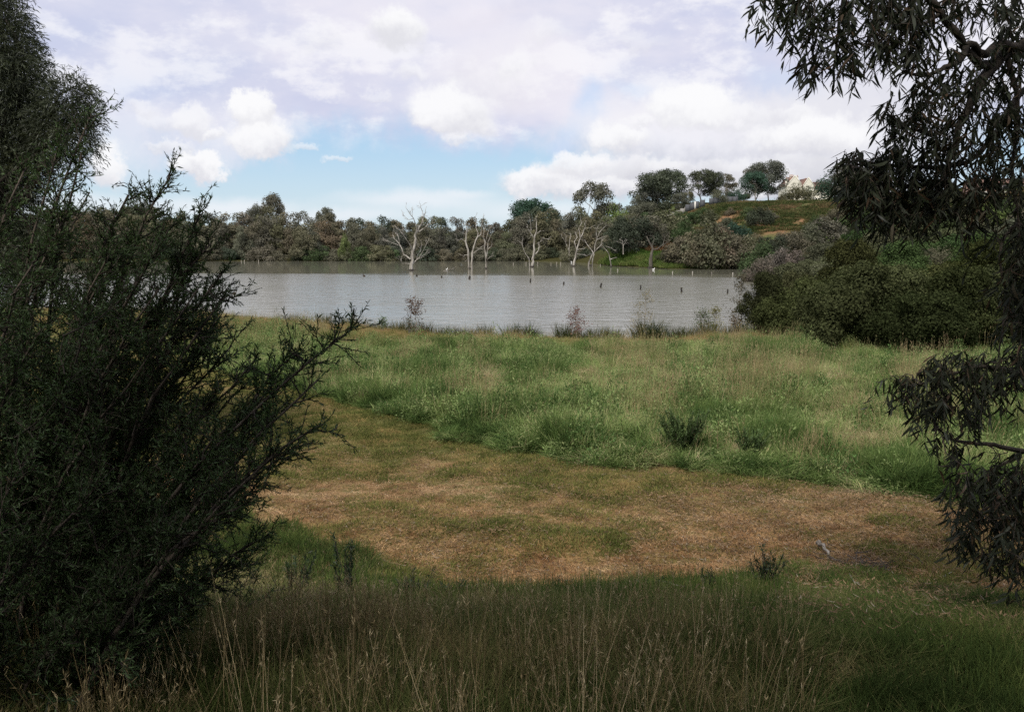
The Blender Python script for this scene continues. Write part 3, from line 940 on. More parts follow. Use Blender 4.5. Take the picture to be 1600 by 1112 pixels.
dead_tree('dead_tree', 'biggest dead tree, widely spreading, standing alone in the lake', *Z1, (455, 820), [
    ([(455, 815), (462, 700), (478, 600), (497, 480), (510, 400), (540, 350), (580, 260), (600, 190), (628, 90)], 42, 4),
    ([(540, 378), (600, 340), (650, 300), (730, 270)], 14, 5), ([(505, 400), (525, 330), (490, 230), (450, 170), (415, 110)], 14, 4),
    ([(445, 690), (370, 635), (340, 570), (315, 520), (250, 450), (230, 410)], 18, 5), ([(315, 510), (300, 430), (260, 390)], 9, 4),
    ([(300, 530), (240, 510), (160, 480)], 7, 4), ([(465, 590), (455, 540), (410, 470), (375, 410), (370, 350)], 13, 4),
    ([(470, 750), (520, 690), (590, 645)], 16, 6), ([(520, 690), (515, 650), (550, 600), (560, 510)], 8, 4), ([(540, 670), (590, 590), (635, 500)], 8, 4),
    ([(600, 190), (575, 140), (555, 90)], 7, 4), ([(490, 230), (430, 245), (360, 180)], 7, 4), ([(575, 260), (575, 180)], 6, 4),
    ([(435, 815), (440, 740), (350, 735), (340, 680)], 10, 5), ([(450, 170), (480, 120)], 5, 3), ([(375, 410), (310, 340)], 5, 3)], seed=3, twigs=4)
dead_tree('dead_tree', 'forked dead tree of two stems rising from one dark foot in the lake', *Z1, (1120, 800), [
    ([(1138, 800), (1145, 620), (1190, 470), (1215, 420), (1190, 330), (1180, 230)], 26, 5),
    ([(1105, 800), (1105, 620), (1075, 500), (1075, 420), (1085, 360), (1078, 275)], 26, 6),
    ([(1080, 400), (1100, 370), (1135, 360)], 8, 4), ([(1070, 410), (1020, 380), (965, 355)], 7, 3), ([(1065, 490), (1030, 460), (970, 485)], 7, 3),
    ([(1100, 640), (1055, 645), (1055, 715)], 9, 5), ([(1215, 435), (1245, 410), (1250, 310), (1268, 240)], 13, 5), ([(1160, 625), (1230, 570), (1280, 530)], 10, 4)], seed=4, twigs=2)
dead_tree('dead_tree', 'slender dead tree close to the right of the forked dead tree', *Z1, (1305, 800), [
    ([(1305, 800), (1305, 700), (1290, 600), (1290, 500), (1270, 440), (1280, 360), (1300, 340)], 22, 5),
    ([(1305, 690), (1325, 560), (1330, 490), (1355, 430), (1375, 400)], 14, 4), ([(1325, 575), (1370, 540)], 8, 4), ([(1320, 695), (1355, 660)], 9, 5),
    ([(1290, 575), (1240, 575)], 6, 4), ([(1290, 520), (1340, 350), (1370, 310)], 7, 3)], seed=5, twigs=2)
dead_tree('dead_tree', 'dead tree with a thinner second stem at its left foot, in mid lake', *Z2, (290, 555), [
    ([(290, 555), (300, 480), (312, 400), (312, 300), (330, 230), (335, 180), (330, 130)], 28, 4),
    ([(305, 290), (265, 230), (245, 195)], 10, 4), ([(312, 270), (345, 250), (370, 230)], 9, 4), ([(310, 455), (350, 410), (360, 370), (350, 330)], 12, 4),
    ([(335, 350), (390, 320)], 7, 4), ([(370, 290), (400, 300), (460, 310)], 6, 3), ([(275, 540), (265, 480), (230, 430), (205, 350)], 15, 4), ([(285, 230), (275, 130)], 6, 3)], seed=6, twigs=2)
dead_tree('dead_tree', 'left one of the two leaning dead trees near the green spit', *Z2, (662, 550), [
    ([(662, 550), (680, 430), (700, 370), (725, 300), (760, 220), (775, 140)], 23, 4),
    ([(690, 400), (672, 330), (700, 290), (680, 240)], 10, 4), ([(722, 290), (710, 210), (735, 160)], 10, 4), ([(765, 210), (825, 208)], 6, 3),
    ([(690, 400), (765, 392)], 7, 4), ([(690, 440), (760, 445), (800, 460)], 7, 4)], seed=7, twigs=2)
dead_tree('dead_tree', 'right one of the two leaning dead trees, with two feet in the water', *Z2, (815, 545), [
    ([(800, 540), (815, 470), (850, 420), (865, 320), (895, 250), (950, 190)], 18, 4), ([(830, 545), (832, 490), (842, 440)], 14, 10),
    ([(840, 440), (820, 400), (780, 350), (765, 310)], 10, 4), ([(870, 310), (865, 240), (885, 180)], 8, 4), ([(850, 420), (905, 360), (920, 310)], 9, 4), ([(875, 310), (920, 290)], 7, 3)], seed=8, twigs=2)
dead_tree('dead_tree', 'thin dead stem leaning left over the edge of the green spit', *Z2, (1000, 500), [
    ([(1000, 500), (975, 430), (930, 375), (910, 355)], 10, 4), ([(950, 370), (1000, 385), (1050, 420)], 6, 4), ([(985, 490), (1045, 470)], 12, 6)], seed=9, twigs=1, d=160)
dead_tree('dead_tree', 'faint dead tree back among the bank trees between two lake trees', *Z2, (625, 470), [
    ([(625, 470), (625, 400), (628, 330), (640, 260)], 12, 4), ([(620, 400), (590, 330), (560, 290)], 9, 4), ([(595, 330), (597, 270)], 5, 3)], seed=10, twigs=2, d=197)
dead_tree('dead_tree', 'small bare grey tree above the brown tussocks on the spit', *Z3, (92, 600), [
    ([(92, 600), (90, 550), (80, 500)], 13, 5), ([(92, 560), (120, 520)], 6, 3), ([(88, 540), (50, 525)], 5, 3)], seed=11, twigs=2, d=163)
e = dead_tree('gnarled_tree', 'gnarled grey tree with thick pale foot on the green spit', *Z3, (378, 725), [
    ([(378, 725), (385, 640), (400, 590), (360, 520), (335, 460)], 40, 8), ([(400, 600), (440, 595), (500, 550), (540, 530)], 18, 6),
    ([(500, 552), (530, 460)], 8, 4), ([(395, 610), (400, 540), (420, 480)], 9, 4)], seed=12, twigs=2, d=154, cat='tree', group=None, mat=M_bark_mid2)
for i, (pp, ww) in enumerate((([(1052, 780), (1035, 690), (1040, 620)], 11), ([(1207, 770), (1130, 700), (1075, 655)], 11), ([(1262, 775), (1255, 650), (1215, 570)], 13), ([(1150, 640), (1180, 730)], 9))):
    dead_tree('leaning_tree', ['pale upright stem in the waterside scrub, left of the others', 'pale stem leaning hard left through the waterside scrub', 'thickest pale stem in the waterside scrub', 'short pale stem crossing the hard leaning one'][i],
              *Z3, pp[0], [(pp, ww, 5), ([pp[-2], (pp[-2][0] + 40, pp[-2][1] - 80)], 6, 3)], seed=20 + i, twigs=1, d=149.5, mat=M_bark_mid, cat='tree', group='pale stems in the waterside scrub')

# fallen branch and birds on the water, dark snags
def on_water(px, py):
    r = ray(px, py)
    k = -CAM_Z / r[2]
    return np.array([r[0] * k, r[1] * k, 0.0])
p = on_water(702, 423)
mb = MB()
mb.tube([p + (-1.4, 0, -.2), p + (-.4, .1, .12), p + (.5, 0, .25), p + (1.2, .1, .7)], [.09, .08, .06, .03], 5)
mb.tube([p + (.2, 0, .2), p + (.4, -.3, .5)], [.05, .02], 5)
tag(mb.build('fallen_branch', M_bark_mid), 'bleached branch sticking out of the water between two dead trees', 'branch')
def lathe_obj(name, prof, mat, parent=None, seg=10):
    mb = MB()
    a = np.linspace(0, 2 * PI, seg, endpoint=False)
    V = np.concatenate([[(r * math.cos(t_), r * math.sin(t_), z) for t_ in a] for r, z in prof])
    n = len(prof)
    i = np.arange(n - 1)[:, None] * seg
    j = np.arange(seg)[None, :]
    F = np.stack([i + j, i + (j + 1) % seg, i + seg + (j + 1) % seg, i + seg + j], -1).reshape(-1, 4)
    return obj(name, np_mesh(name, V, F, [mat], smooth=True), parent)
def post(px, py, hp, wp, mat, label, group, name='post', lean=0.0, tilt=0.0):
    p = on_water(px, py)
    s = p[1] / F_PX
    r = wp * s * .5
    h = hp * s
    rs = np.random.RandomState(int(px))
    mb = MB()
    a = p + (0, 0, -.5)
    b = p + (lean * h, rs.uniform(-.05, .05), h)
    m_ = (a + b) / 2 + rs.normal(size=3) * r * .25
    mb.tube([a, m_, b - (0, 0, r * .5), b], [r * 1.1, r, r * .92, r * .55], 6)
    if tilt:
        mb.tube([b - (0, 0, h * .35), b + (tilt * h * .5, 0, -h * .1)], [r * .5, r * .3], 5)
    o = mb.build(name, mat)
    tag(o, label, 'post', group)
    return o
G = 'dark posts in the open water'
post(734, 436, 5, 4, M_wet, 'short dark stump in the water below the forked dead tree', G, 'stump')
post(829, 441, 6, 2.6, M_wet, 'dark post straight below the dead tree with a second stem', G)
post(881, 445, 5, 2.8, M_wet, 'dark post right of the one below the mid lake dead tree', G)
post(939, 449, 7, 3.0, M_wet, 'stoutest dark post, fourth along the line of posts', G, lean=.08)
post(1001, 452, 7, 2.4, M_wet, 'dark post rising just above the pale sapling', G)
post(1065, 456, 7, 3.0, M_wet, 'crooked dark post with a side knob, in open water', G, lean=-.12, tilt=.5)
post(1136, 458, 6.5, 2.6, M_wet, 'dark post nearest the right bank bushes', G, lean=.1)
post(651, 432, 3.5, 3.5, M_wet, 'tiny dark snag right below the biggest dead tree', G, 'snag')
post(690, 434, 3, 3, M_wet, 'tiny dark snag between the biggest and the forked dead tree', G, 'snag')
G = 'bleached posts along the far bank'
for i, px in enumerate((377, 382, 404, 802, 822, 840, 861, 870, 876, 938)):
    y_ = 409.5 if px < 600 else (413 if px < 930 else 415)
    post(px, y_, 3.6 if i % 3 else 2.6, 1.3, M_postw, ['left post of the pair far left under the belt', 'right post of the pair far left under the belt', 'lone pale post far left under the belt', 'pale post far left of the mid lake dead tree',
         'pale post left of the mid lake dead tree', 'pale post directly right of the mid lake dead tree', 'first of three small pale posts beyond the mid lake dead tree', 'second of three small pale posts beyond the mid lake dead tree',
         'third of three small pale posts beyond the mid lake dead tree', 'pale post at the left end of the green spit'][i], G)
for i, (px, py) in enumerate(((965, 423), (1051, 427), (1082, 427), (1112, 428), (1145, 429))):
    post(px, py, 3.2, 1.4, M_dead, ['pale stake in front of the green spit', 'pale stake before the gnarled tree scrub', 'middle stake off the waterside scrub', 'stake off the thickest pale stem', 'stake nearest the right end of the waterside scrub'][i], 'stakes in the shallows of the hill foot', 'stake')
M_duck = rough_material('duck_plumage', (.03, .022, .016), (.09, .07, .05), 9)
M_white = rough_material('white_plumage', (.75, .75, .73), (.85, .85, .83), 9)
def duck(px, py, mat, label, L=.42, rz=0.0, name='duck'):
    p = on_water(px, py)
    e = empty(name, tuple(p), rz)
    tag(e, label, 'bird', 'waterbirds on the lake')
    mb = MB()
    mb.tube([(-L * .55, 0, .16), (-L * .4, 0, .12), (-L * .1, 0, .1), (L * .25, 0, .09), (L * .42, 0, .12)], [.01, .06, .12, .11, .03], 8)
    o = mb.build('body', mat, e, smooth=True)
    mb = MB()
    mb.tube([(L * .32, 0, .1), (L * .42, 0, .24), (L * .45, 0, .33), (L * .55, 0, .345), (L * .60, 0, .34)], [.06, .035, .055, .05, .015], 8)
    mb.build('head', mat, e, smooth=True)
    mb = MB()
    mb.tube([(L * .58, 0, .335), (L * .72, 0, .32)], [.018, .008], 4)
    mb.build('bill', M_wet, e)
duck(366, 460, M_duck, 'dark duck on the open water at the far left', rz=.4)
duck(569, 432, M_duck, 'dark duck left of the biggest dead tree', rz=2.6)
duck(698, 422, M_white, 'white bird beside the bleached branch in the water', rz=1.0, name='waterbird')
duck(893, 410.5, M_white, 'white bird at the foot of the left leaning dead tree', rz=2.0, name='waterbird')
duck(1021, 422, M_white, 'white bird in front of the green spit', rz=.2, name='waterbird')

# ------------------------------------------------------------------ house on the hill
def plain(name, col, rough=.85, bump=.15, sc=3.0):
    return rough_material(name, tuple(c * .88 for c in col), col, sc, rough, bump)
M_render = plain('cream_render', (.78, .75, .65))
M_roof = plain('red_brown_tiles', (.19, .115, .092), sc=6)
M_chim = plain('chimney_brick', (.40, .26, .20), sc=6)
M_glass = plain('dark_window_glass', (.035, .04, .05), .15, 0)
M_trim = plain('white_trim', (.74, .72, .66))
M_fence = plain('grey_fence_sheet', (.10, .105, .115), sc=2)
M_fence2 = plain('pale_weathered_paling', (.30, .29, .27), sc=2)
M_shed = plain('dark_red_shed_wall', (.085, .035, .030), sc=2)
M_darkwall = plain('dark_blue_shed_wall', (.035, .04, .055), sc=2)
HD = 345.0
def hx(px, py, Y=HD):
    return at(px, py, Y)
def prism(front, depth):
    """front: list of (x,z) at y=0, extruded to +y by depth; returns V,F lists (mixed faces triangulated as quads)"""
    n = len(front)
    V = [(x, 0, z) for x, z in front] + [(x, depth, z) for x, z in front]
    side = [[i, (i + 1) % n, (i + 1) % n + n, i + n] for i in range(n)]
    return V, side
def poly_obj(name, faces_v, mat, parent):
    """faces_v: list of polygons (each list of points)"""
    me = bpy.data.meshes.new(name)
    V, F = [], []
    for poly in faces_v:
        b0 = len(V)
        V += [tuple(p) for p in poly]
        F.append(list(range(b0, b0 + len(poly))))
    me.from_pydata(V, [], F)
    me.materials.append(mat)
    return obj(name, me, parent)
hb = hx(1255, 320)
zb = gz(hb[0], HD) - 1.0
house = empty('house', (hb[0], HD, zb))
tag(house, 'cream gabled house with red-brown roofs and chimneys on the hilltop', 'house')
mpp = HD / F_PX / 1.0
def lx(px): return (px - 1255) * mpp * 1.0
def lz(py): return float(hx(1255, py)[2] - zb)
def wing(x0, x1, ax, eave, apex, ydep0, ydep1, par=.35):
    X0, X1, XA, ZE, ZA = lx(x0), lx(x1), lx(ax), lz(eave), lz(apex)
    f = [(X0, ydep0, 0), (X1, ydep0, 0), (X1, ydep0, ZE), (XA, ydep0, ZA), (X0, ydep0, ZE)]
    bk = [(x, ydep1, z) for x, _, z in f]
    polys = [f, bk[::-1], [f[0], f[4], bk[4], bk[0]], [f[1], bk[1], bk[2], f[2]]]
    poly_obj('wall', polys, M_render, house)
    ov = .35
    # roof slabs with thickness behind a raised gable parapet
    mb = MB()
    for (xa, za, xb, zb_) in ((X0 - ov, ZE - ov * .9, XA, ZA), (X1 + ov, ZE - ov * .9, XA, ZA)):
        y0_, y1_ = ydep0 + .35, ydep1 + .3
        v = [(xa, y0_, za + .02), (xb, y0_, zb_ + .02), (xb, y1_, zb_ + .02), (xa, y1_, za + .02), (xa, y0_, za + .2), (xb, y0_, zb_ + .22), (xb, y1_, zb_ + .22), (xa, y1_, za + .2)]
        mb.add(v, [[0, 1, 2, 3], [4, 7, 6, 5], [0, 4, 5, 1], [1, 5, 6, 2], [2, 6, 7, 3], [3, 7, 4, 0]])
    mb.build('roof', M_roof, house)
    mb = MB()
    for (xa, za, xb, zb_) in ((X0 - .1, ZE - .1, XA, ZA), (X1 + .1, ZE - .1, XA, ZA)):
        y0_, y1_ = ydep0 - .06, ydep0 + .345
        v = [(xa, y0_, za), (xb, y0_, zb_), (xb, y1_, zb_), (xa, y1_, za), (xa, y0_, za + .5), (xb, y0_, zb_ + .55), (xb, y1_, zb_ + .55), (xa, y1_, za + .5)]
        mb.add(v, [[0, 1, 2, 3], [4, 7, 6, 5], [0, 4, 5, 1], [1, 5, 6, 2], [2, 6, 7, 3], [3, 7, 4, 0]])
    mb.build('parapet', M_render, house)
wing(1229, 1252, 1240.5, 290, 275.5, 0, 11)
wing(1252.6, 1268.5, 1260, 291, 279, -1.2, 9)
def window(px, py, wpx, hpx, y):
    cx, cz = lx(px), lz(py)
    ww, hh = wpx * mpp, hpx * mpp
    mb = MB()
    for s in (-1, 1):
        mb.box((cx + s * ww / 2, y, cz), (.14, .16, hh + .28))
        mb.box((cx, y - .002, cz + s * hh / 2), (ww - .142, .15, .14))
    fr = mb.build('window', M_trim, house)
    mb = MB()
    mb.box((cx, y + .02, cz), (ww - .143, .06, hh - .143))
    mb.build('pane', M_glass, fr)
    mb = MB()
    mb.box((cx, y - .09, cz - hh / 2 - .2), (ww + .5, .3, .12))
    mb.build('sill', M_trim, fr)
for wx_, wy_ in ((1237, 298), (1244, 298), (1237, 310), (1244, 310)):
    window(wx_, wy_, 3.2, 5.2, -.07)
for wx_, wy_ in ((1258, 300), (1263, 300), (1257, 312), (1264, 312)):
    window(wx_, wy_, 3.0, 5.0, -1.27)
# main range behind, long ridge to the right
X0, X1, ZE, ZR = lx(1247), lx(1302), lz(293.5), lz(283.5)
Y0, Y1 = 2.0, 12.0
poly_obj('wall', [[(X0, Y0, 0), (X1, Y0, 0), (X1, Y0, ZE), (X0, Y0, ZE)], [(X1, Y0, 0), (X1, Y1, 0), (X1, Y1, ZE), (X1, (Y0 + Y1) / 2, ZR), (X1, Y0, ZE)],
                  [(X0, Y1, 0), (X0, Y0, 0), (X0, Y0, ZE), (X0, (Y0 + Y1) / 2, ZR), (X0, Y1, ZE)], [(X1, Y1, 0), (X0, Y1, 0), (X0, Y1, ZE), (X1, Y1, ZE)]], M_render, house)
mb = MB()
ym = (Y0 + Y1) / 2
for ya, s in ((Y0 - .4, 1), (Y1 + .4, -1)):
    za = ZE - .3
    v = [(X0 - .1, ya, za), (X1 + .3, ya, za), (X1 + .3, ym, ZR + .03), (X0 - .1, ym, ZR + .03), (X0 - .1, ya, za + .2), (X1 + .3, ya, za + .2), (X1 + .3, ym, ZR + .24), (X0 - .1, ym, ZR + .24)]
    mb.add(v, [[0, 1, 2, 3], [4, 7, 6, 5], [0, 4, 5, 1], [1, 5, 6, 2], [2, 6, 7, 3], [3, 7, 4, 0]])
mb.build('roof', M_roof, house)
for wx_ in (1273, 1279, 1286, 1293):
    window(wx_, 300, 2.6, 4.6, Y0 - .07)
    window(wx_, 313, 2.6, 4.6, Y0 - .07)
def chimney(px, top, bot, wpx, y, pots=2, mat=None):
    e_ = MB()
    cx, zt, zb_ = lx(px), lz(top), lz(bot)
    ww = wpx * mpp
    e_.box((cx, y, (zt + zb_) / 2), (ww, ww * .9, zt - zb_))
    ch = e_.build('chimney', mat or M_render, house)
    e_ = MB()
    e_.box((cx, y, zt + .1), (ww + .3, ww * .9 + .3, .2))
    e_.build('cap', M_trim if mat is None else mat, ch)
    for k in range(pots):
        e_ = MB()
        xx = cx + (k - (pots - 1) / 2) * ww * .5
        e_.tube([(xx, y, zt + .2), (xx, y, zt + .75)], [.2, .16], 6)
        e_.build('chimney_pot', M_chim, ch)
chimney(1240.5, 274.5, 280, 4.5, 4.5, 3)
chimney(1247.4, 276, 286, 1.9, 2.5, 1)
chimney(1237.2, 279, 286, 2.6, 3.0, 2, M_chim)
chimney(1229.6, 280, 300, 3.0, 1.5, 1)
chimney(1262, 280, 286, 1.8, 4, 1)
chimney(1268.5, 289, 318, 2.0, -.6, 0)
mb = MB()      # verandah
xa, xb = lx(1269.5), lx(1284)
mb.box(((xa + xb) / 2, .1, lz(309.5)), (xb - xa, 3.6, .25))
ver = mb.build('verandah_roof', M_trim, house)
for k in range(4):
    mb = MB()
    mb.box((xa + .3 + (xb - xa - .6) * k / 3, -1.5, lz(309.5) / 2 - .07), (.25, .25, lz(309.5) - .15))
    mb.build('post', M_trim, ver)
# low white wall along the foot of the house
mb = MB()
mb.box((lx(1252), -4, lz(317.5) - .5), (lx(1272) - lx(1232), .4, 2.0))
gw = mb.build('garden_wall', M_trim)
gw.location = house.location
tag(gw, 'low white wall on the lawn in front of the cream house', 'wall')

# second building far right
BD = 230.0
bb = at(1572, 300, BD)
b2 = empty('long_building', (bb[0], BD, bb[2] - 2.5))
tag(b2, 'long red-brown roofed building on the crest at the far right', 'building')
mb = MB(); mb.box((0, 5, 2.6), (13.5, 9, 5.2)); mb.build('wall', M_chim, b2)
mb = MB()
for s, (y0_, y1_) in enumerate(((-.3, 5), (10.3, 5))):
    v = [(-7.4, y0_, 4.7), (7.4, y0_, 4.7), (7.4, y1_, 6.2), (-7.4, y1_, 6.2), (-7.4, y0_, 4.95), (7.4, y0_, 4.95), (7.4, y1_, 6.45), (-7.4, y1_, 6.45)]
    mb.add(v, [[0, 1, 2, 3], [4, 7, 6, 5], [0, 4, 5, 1], [1, 5, 6, 2], [2, 6, 7, 3], [3, 7, 4, 0]])
mb.build('roof', M_roof, b2)
for k in range(5):
    mb = MB(); cx = -5.2 + k * 2.6
    mb.box((cx, .44, 3.7), (1.7, .14, 1.1)); f_ = mb.build('window', M_trim, b2)
    mb = MB(); mb.box((cx, .40, 3.7), (1.45, .10, .86)); mb.build('pane', M_glass, f_)
mb = MB(); mb.box((0, -3.2, 1.75), (15, .3, 1.5)); rw = mb.build('garden_wall', M_trim); rw.location = b2.location
tag(rw, 'white retaining wall below the long red-brown roofed building', 'wall')

# fence and shed on the hilltop
def fence(name, label, px0, px1, d, hgt, mat, postmat, n, white_post=None):
    xa_, xb_ = at(px0, 325, d)[0], at(px1, 325, d)[0]
    e_ = empty(name, ((xa_ + xb_) / 2, d, gz((xa_ + xb_) / 2, d)))
    tag(e_, label, 'fence')
    stp = (xb_ - xa_) / n
    for k in range(n + 1):
        x = xa_ + stp * k
        z = gz(x, d)
        m_ = M_trim if white_post == k else postmat
        wd = .45 if white_post == k else .12
        mb = MB(); mb.box((x - e_.location.x, -.02, z - e_.location.z + hgt / 2), (wd, .16, hgt + .3)); mb.build('post', m_, e_)
        if k < n:
            xm = x + stp / 2
            z = gz(xm, d)
            mb = MB(); mb.box((xm - e_.location.x, .03, z - e_.location.z + hgt / 2), (stp - wd - .01, .05, hgt)); mb.build('panel', mat, e_)
fence('fence', 'dark grey sheet fence with one white post on the hilltop', 1071, 1101, 254, 2.2, M_fence, M_fence, 4, 2)
fence('fence', 'pale weathered fence right of the hilltop shed', 1042, 1070, 253, 1.7, M_fence2, M_fence2, 4)
fence('fence', 'dark low fence under the gums, right of the grey sheet fence', 1108, 1152, 257, 1.9, M_fence, M_fence, 6)
def shed(px0, px1, d, h, mat, label):
    xa_, xb_ = at(px0, 325, d)[0], at(px1, 325, d)[0]
    xm = (xa_ + xb_) / 2
    e_ = empty('shed', (xm, d, gz(xm, d) - .3))
    tag(e_, label, 'shed', 'sheds on the hilltop')
    W_ = xb_ - xa_
    mb = MB(); mb.box((0, 2, h / 2), (W_, 4, h)); mb.build('wall', mat, e_)
    mb = MB(); mb.add([(-W_ / 2 - .3, -.4, h + .02), (W_ / 2 + .3, -.4, h + .02), (W_ / 2 + .3, 4.4, h + .6), (-W_ / 2 - .3, 4.4, h + .6), (-W_ / 2 - .3, -.4, h + .14), (W_ / 2 + .3, -.4, h + .14), (W_ / 2 + .3, 4.4, h + .72), (-W_ / 2 - .3, 4.4, h + .72)],
                      [[0, 1, 2, 3], [4, 7, 6, 5], [0, 4, 5, 1], [1, 5, 6, 2], [2, 6, 7, 3], [3, 7, 4, 0]]); mb.build('roof', M_fence2, e_)
    mb = MB(); mb.box((0, -.03, 1.0), (.9, .08, 2.0)); mb.build('door', M_fence, e_)
shed(1021, 1036, 256, 2.1, M_shed, 'dark red shed with a light roof under the pair of dark gums')
shed(1008, 1019, 257, 1.9, M_darkwall, 'dark blue shed left of the dark red one')

# ------------------------------------------------------------------ grasses (stuff)
def grass_material(name, cols, nscale=.6, transl=.3, shore_tint=None, vary=.6, near_tint=None, amp=1.9, iamp=.35):
    """cols: list of (pos, rgb) ramp driven by world noise + instance + blade randomness"""
    m, t, out = new_mat(name)
    pos, g = geo_pos(t)
    n = t.noise(pos, nscale, 5, .6)
    ir = t.new('ShaderNodeObjectInfo').outputs['Random']
    br = g.outputs['Random Per Island']
    f = t.math('ADD', t.math('MULTIPLY', t.math('SUBTRACT', n, .5), amp), .5)
    f = t.math('ADD', f, t.math('MULTIPLY', t.math('SUBTRACT', ir, .5), iamp))
    f = t.math('ADD', f, t.math('MULTIPLY', t.math('SUBTRACT', br, .5), .45))
    c = t.ramp(f, cols)
    if shore_tint is not None:
        px_, py_, pz_ = t.sep(pos)
        q = t.smooth(t.math('ADD', py_, t.math('MULTIPLY', t.math('SUBTRACT', t.noise(pos, .22, 3), .5), 16)), 31, 41, 0, .85)
        c = t.mix(q, c, t.ramp(f, shore_tint))
    if near_tint is not None:
        px_, py_, pz_ = t.sep(pos)
        c = t.mix(t.smooth(py_, 13.5, 10.0, 0, .8), c, t.vmath('MULTIPLY', c, near_tint))
    c = t.vmath('SCALE', c, t.math('ADD', t.math('MULTIPLY', t.math('FRACT', t.math('MULTIPLY', br, 9.7)), vary), 1 - vary * .5))
    d = t.new('ShaderNodeBsdfDiffuse')
    t.l.new(c, d.inputs['Color'])
    tr = t.new('ShaderNodeBsdfTranslucent')
    t.l.new(c, tr.inputs['Color'])
    mx = t.new('ShaderNodeMixShader')
    mx.inputs[0].default_value = transl
    t.l.new(d.outputs[0], mx.inputs[1])
    t.l.new(tr.outputs[0], mx.inputs[2])
    t.l.new(mx.outputs[0], out.inputs[0])
    return m
def blades(rs, n, R, h, wd, lean=.35, curl=.5, hv=.35, flat=0.0):
    a = rs.uniform(0, 2 * PI, n)
    r = R * np.sqrt(rs.uniform(0, 1, n))
    P = np.stack([r * np.cos(a), r * np.sin(a), np.full(n, -.02)], 1)
    da = a + rs.normal(size=n) * 1.1
    ln = np.abs(rs.normal(size=n)) * lean + flat
    Dn = unit(np.stack([np.cos(da) * ln, np.sin(da) * ln, np.ones(n)], 1))
    H = (h * rs.uniform(1 - hv, 1 + hv * .6, n))[:, None]
    hor = np.stack([np.cos(da), np.sin(da), np.zeros(n)], 1)
    cu = (curl * rs.uniform(.1, 1, n))[:, None]
    p1 = P + Dn * H * .5
    p2 = P + Dn * H * .9 + hor * H * cu * .35 - np.array([0, 0, 1]) * H * cu * .22
    sa = rs.uniform(0, 2 * PI, n)
    side = np.stack([np.cos(sa), np.sin(sa), np.zeros(n)], 1)
    w_ = (wd * rs.uniform(.6, 1.2, n))[:, None] * .5
    V = np.stack([P - side * w_ * .7, P + side * w_ * .7, p1 + side * w_, p1 - side * w_, p2 + side * w_ * .15, p2 - side * w_ * .15], 1).reshape(-1, 3)
    b0 = (np.arange(n) * 6)[:, None, None]
    F = (b0 + np.array([[0, 1, 2, 3], [3, 2, 4, 5]])[None]).reshape(-1, 4)
    return V, F
def stalks(rs, n, R, h, wd, head=.12, lean=.12):
    Vs, Fs, k = [], [], 0
    for i in range(n):
        a, r = rs.uniform(0, 2 * PI), R * math.sqrt(rs.uniform())
        P = np.array([r * math.cos(a), r * math.sin(a), -.02])
        H = h * rs.uniform(.6, 1.15)
        l = rs.normal(size=2) * lean
        top = P + np.array([l[0] * H, l[1] * H, H])
        mid = (P + top) / 2 + np.array([*(rs.normal(size=2) * .02), 0])
        sa = rs.uniform(0, PI)
        for q in (0, PI / 2):
            sd = np.array([math.cos(sa + q), math.sin(sa + q), 0]) * wd * .5
            Vs.append(np.array([P - sd, P + sd, mid + sd, mid - sd, top + sd * .5, top - sd * .5]))
            Fs.append(np.array([[0, 1, 2, 3], [3, 2, 4, 5]]) + k)
            k += 6
        hn = rs.randint(4, 8)
        tt = rs.uniform(1 - head / H * 1.2, 1.03, hn)
        B = P + (top - P) * tt[:, None]
        Dn = unit(np.stack([rs.normal(size=hn) * .5, rs.normal(size=hn) * .5, np.ones(hn)], 1))
        v, f = rhombs(B, Dn, rs.normal(size=(hn, 3)), np.full(hn, head * .35), np.full(hn, wd * 1.3))
        Vs.append(v); Fs.append(f + k); k += len(v)
    return np.concatenate(Vs), np.concatenate(Fs)
_scatter_tree = {}
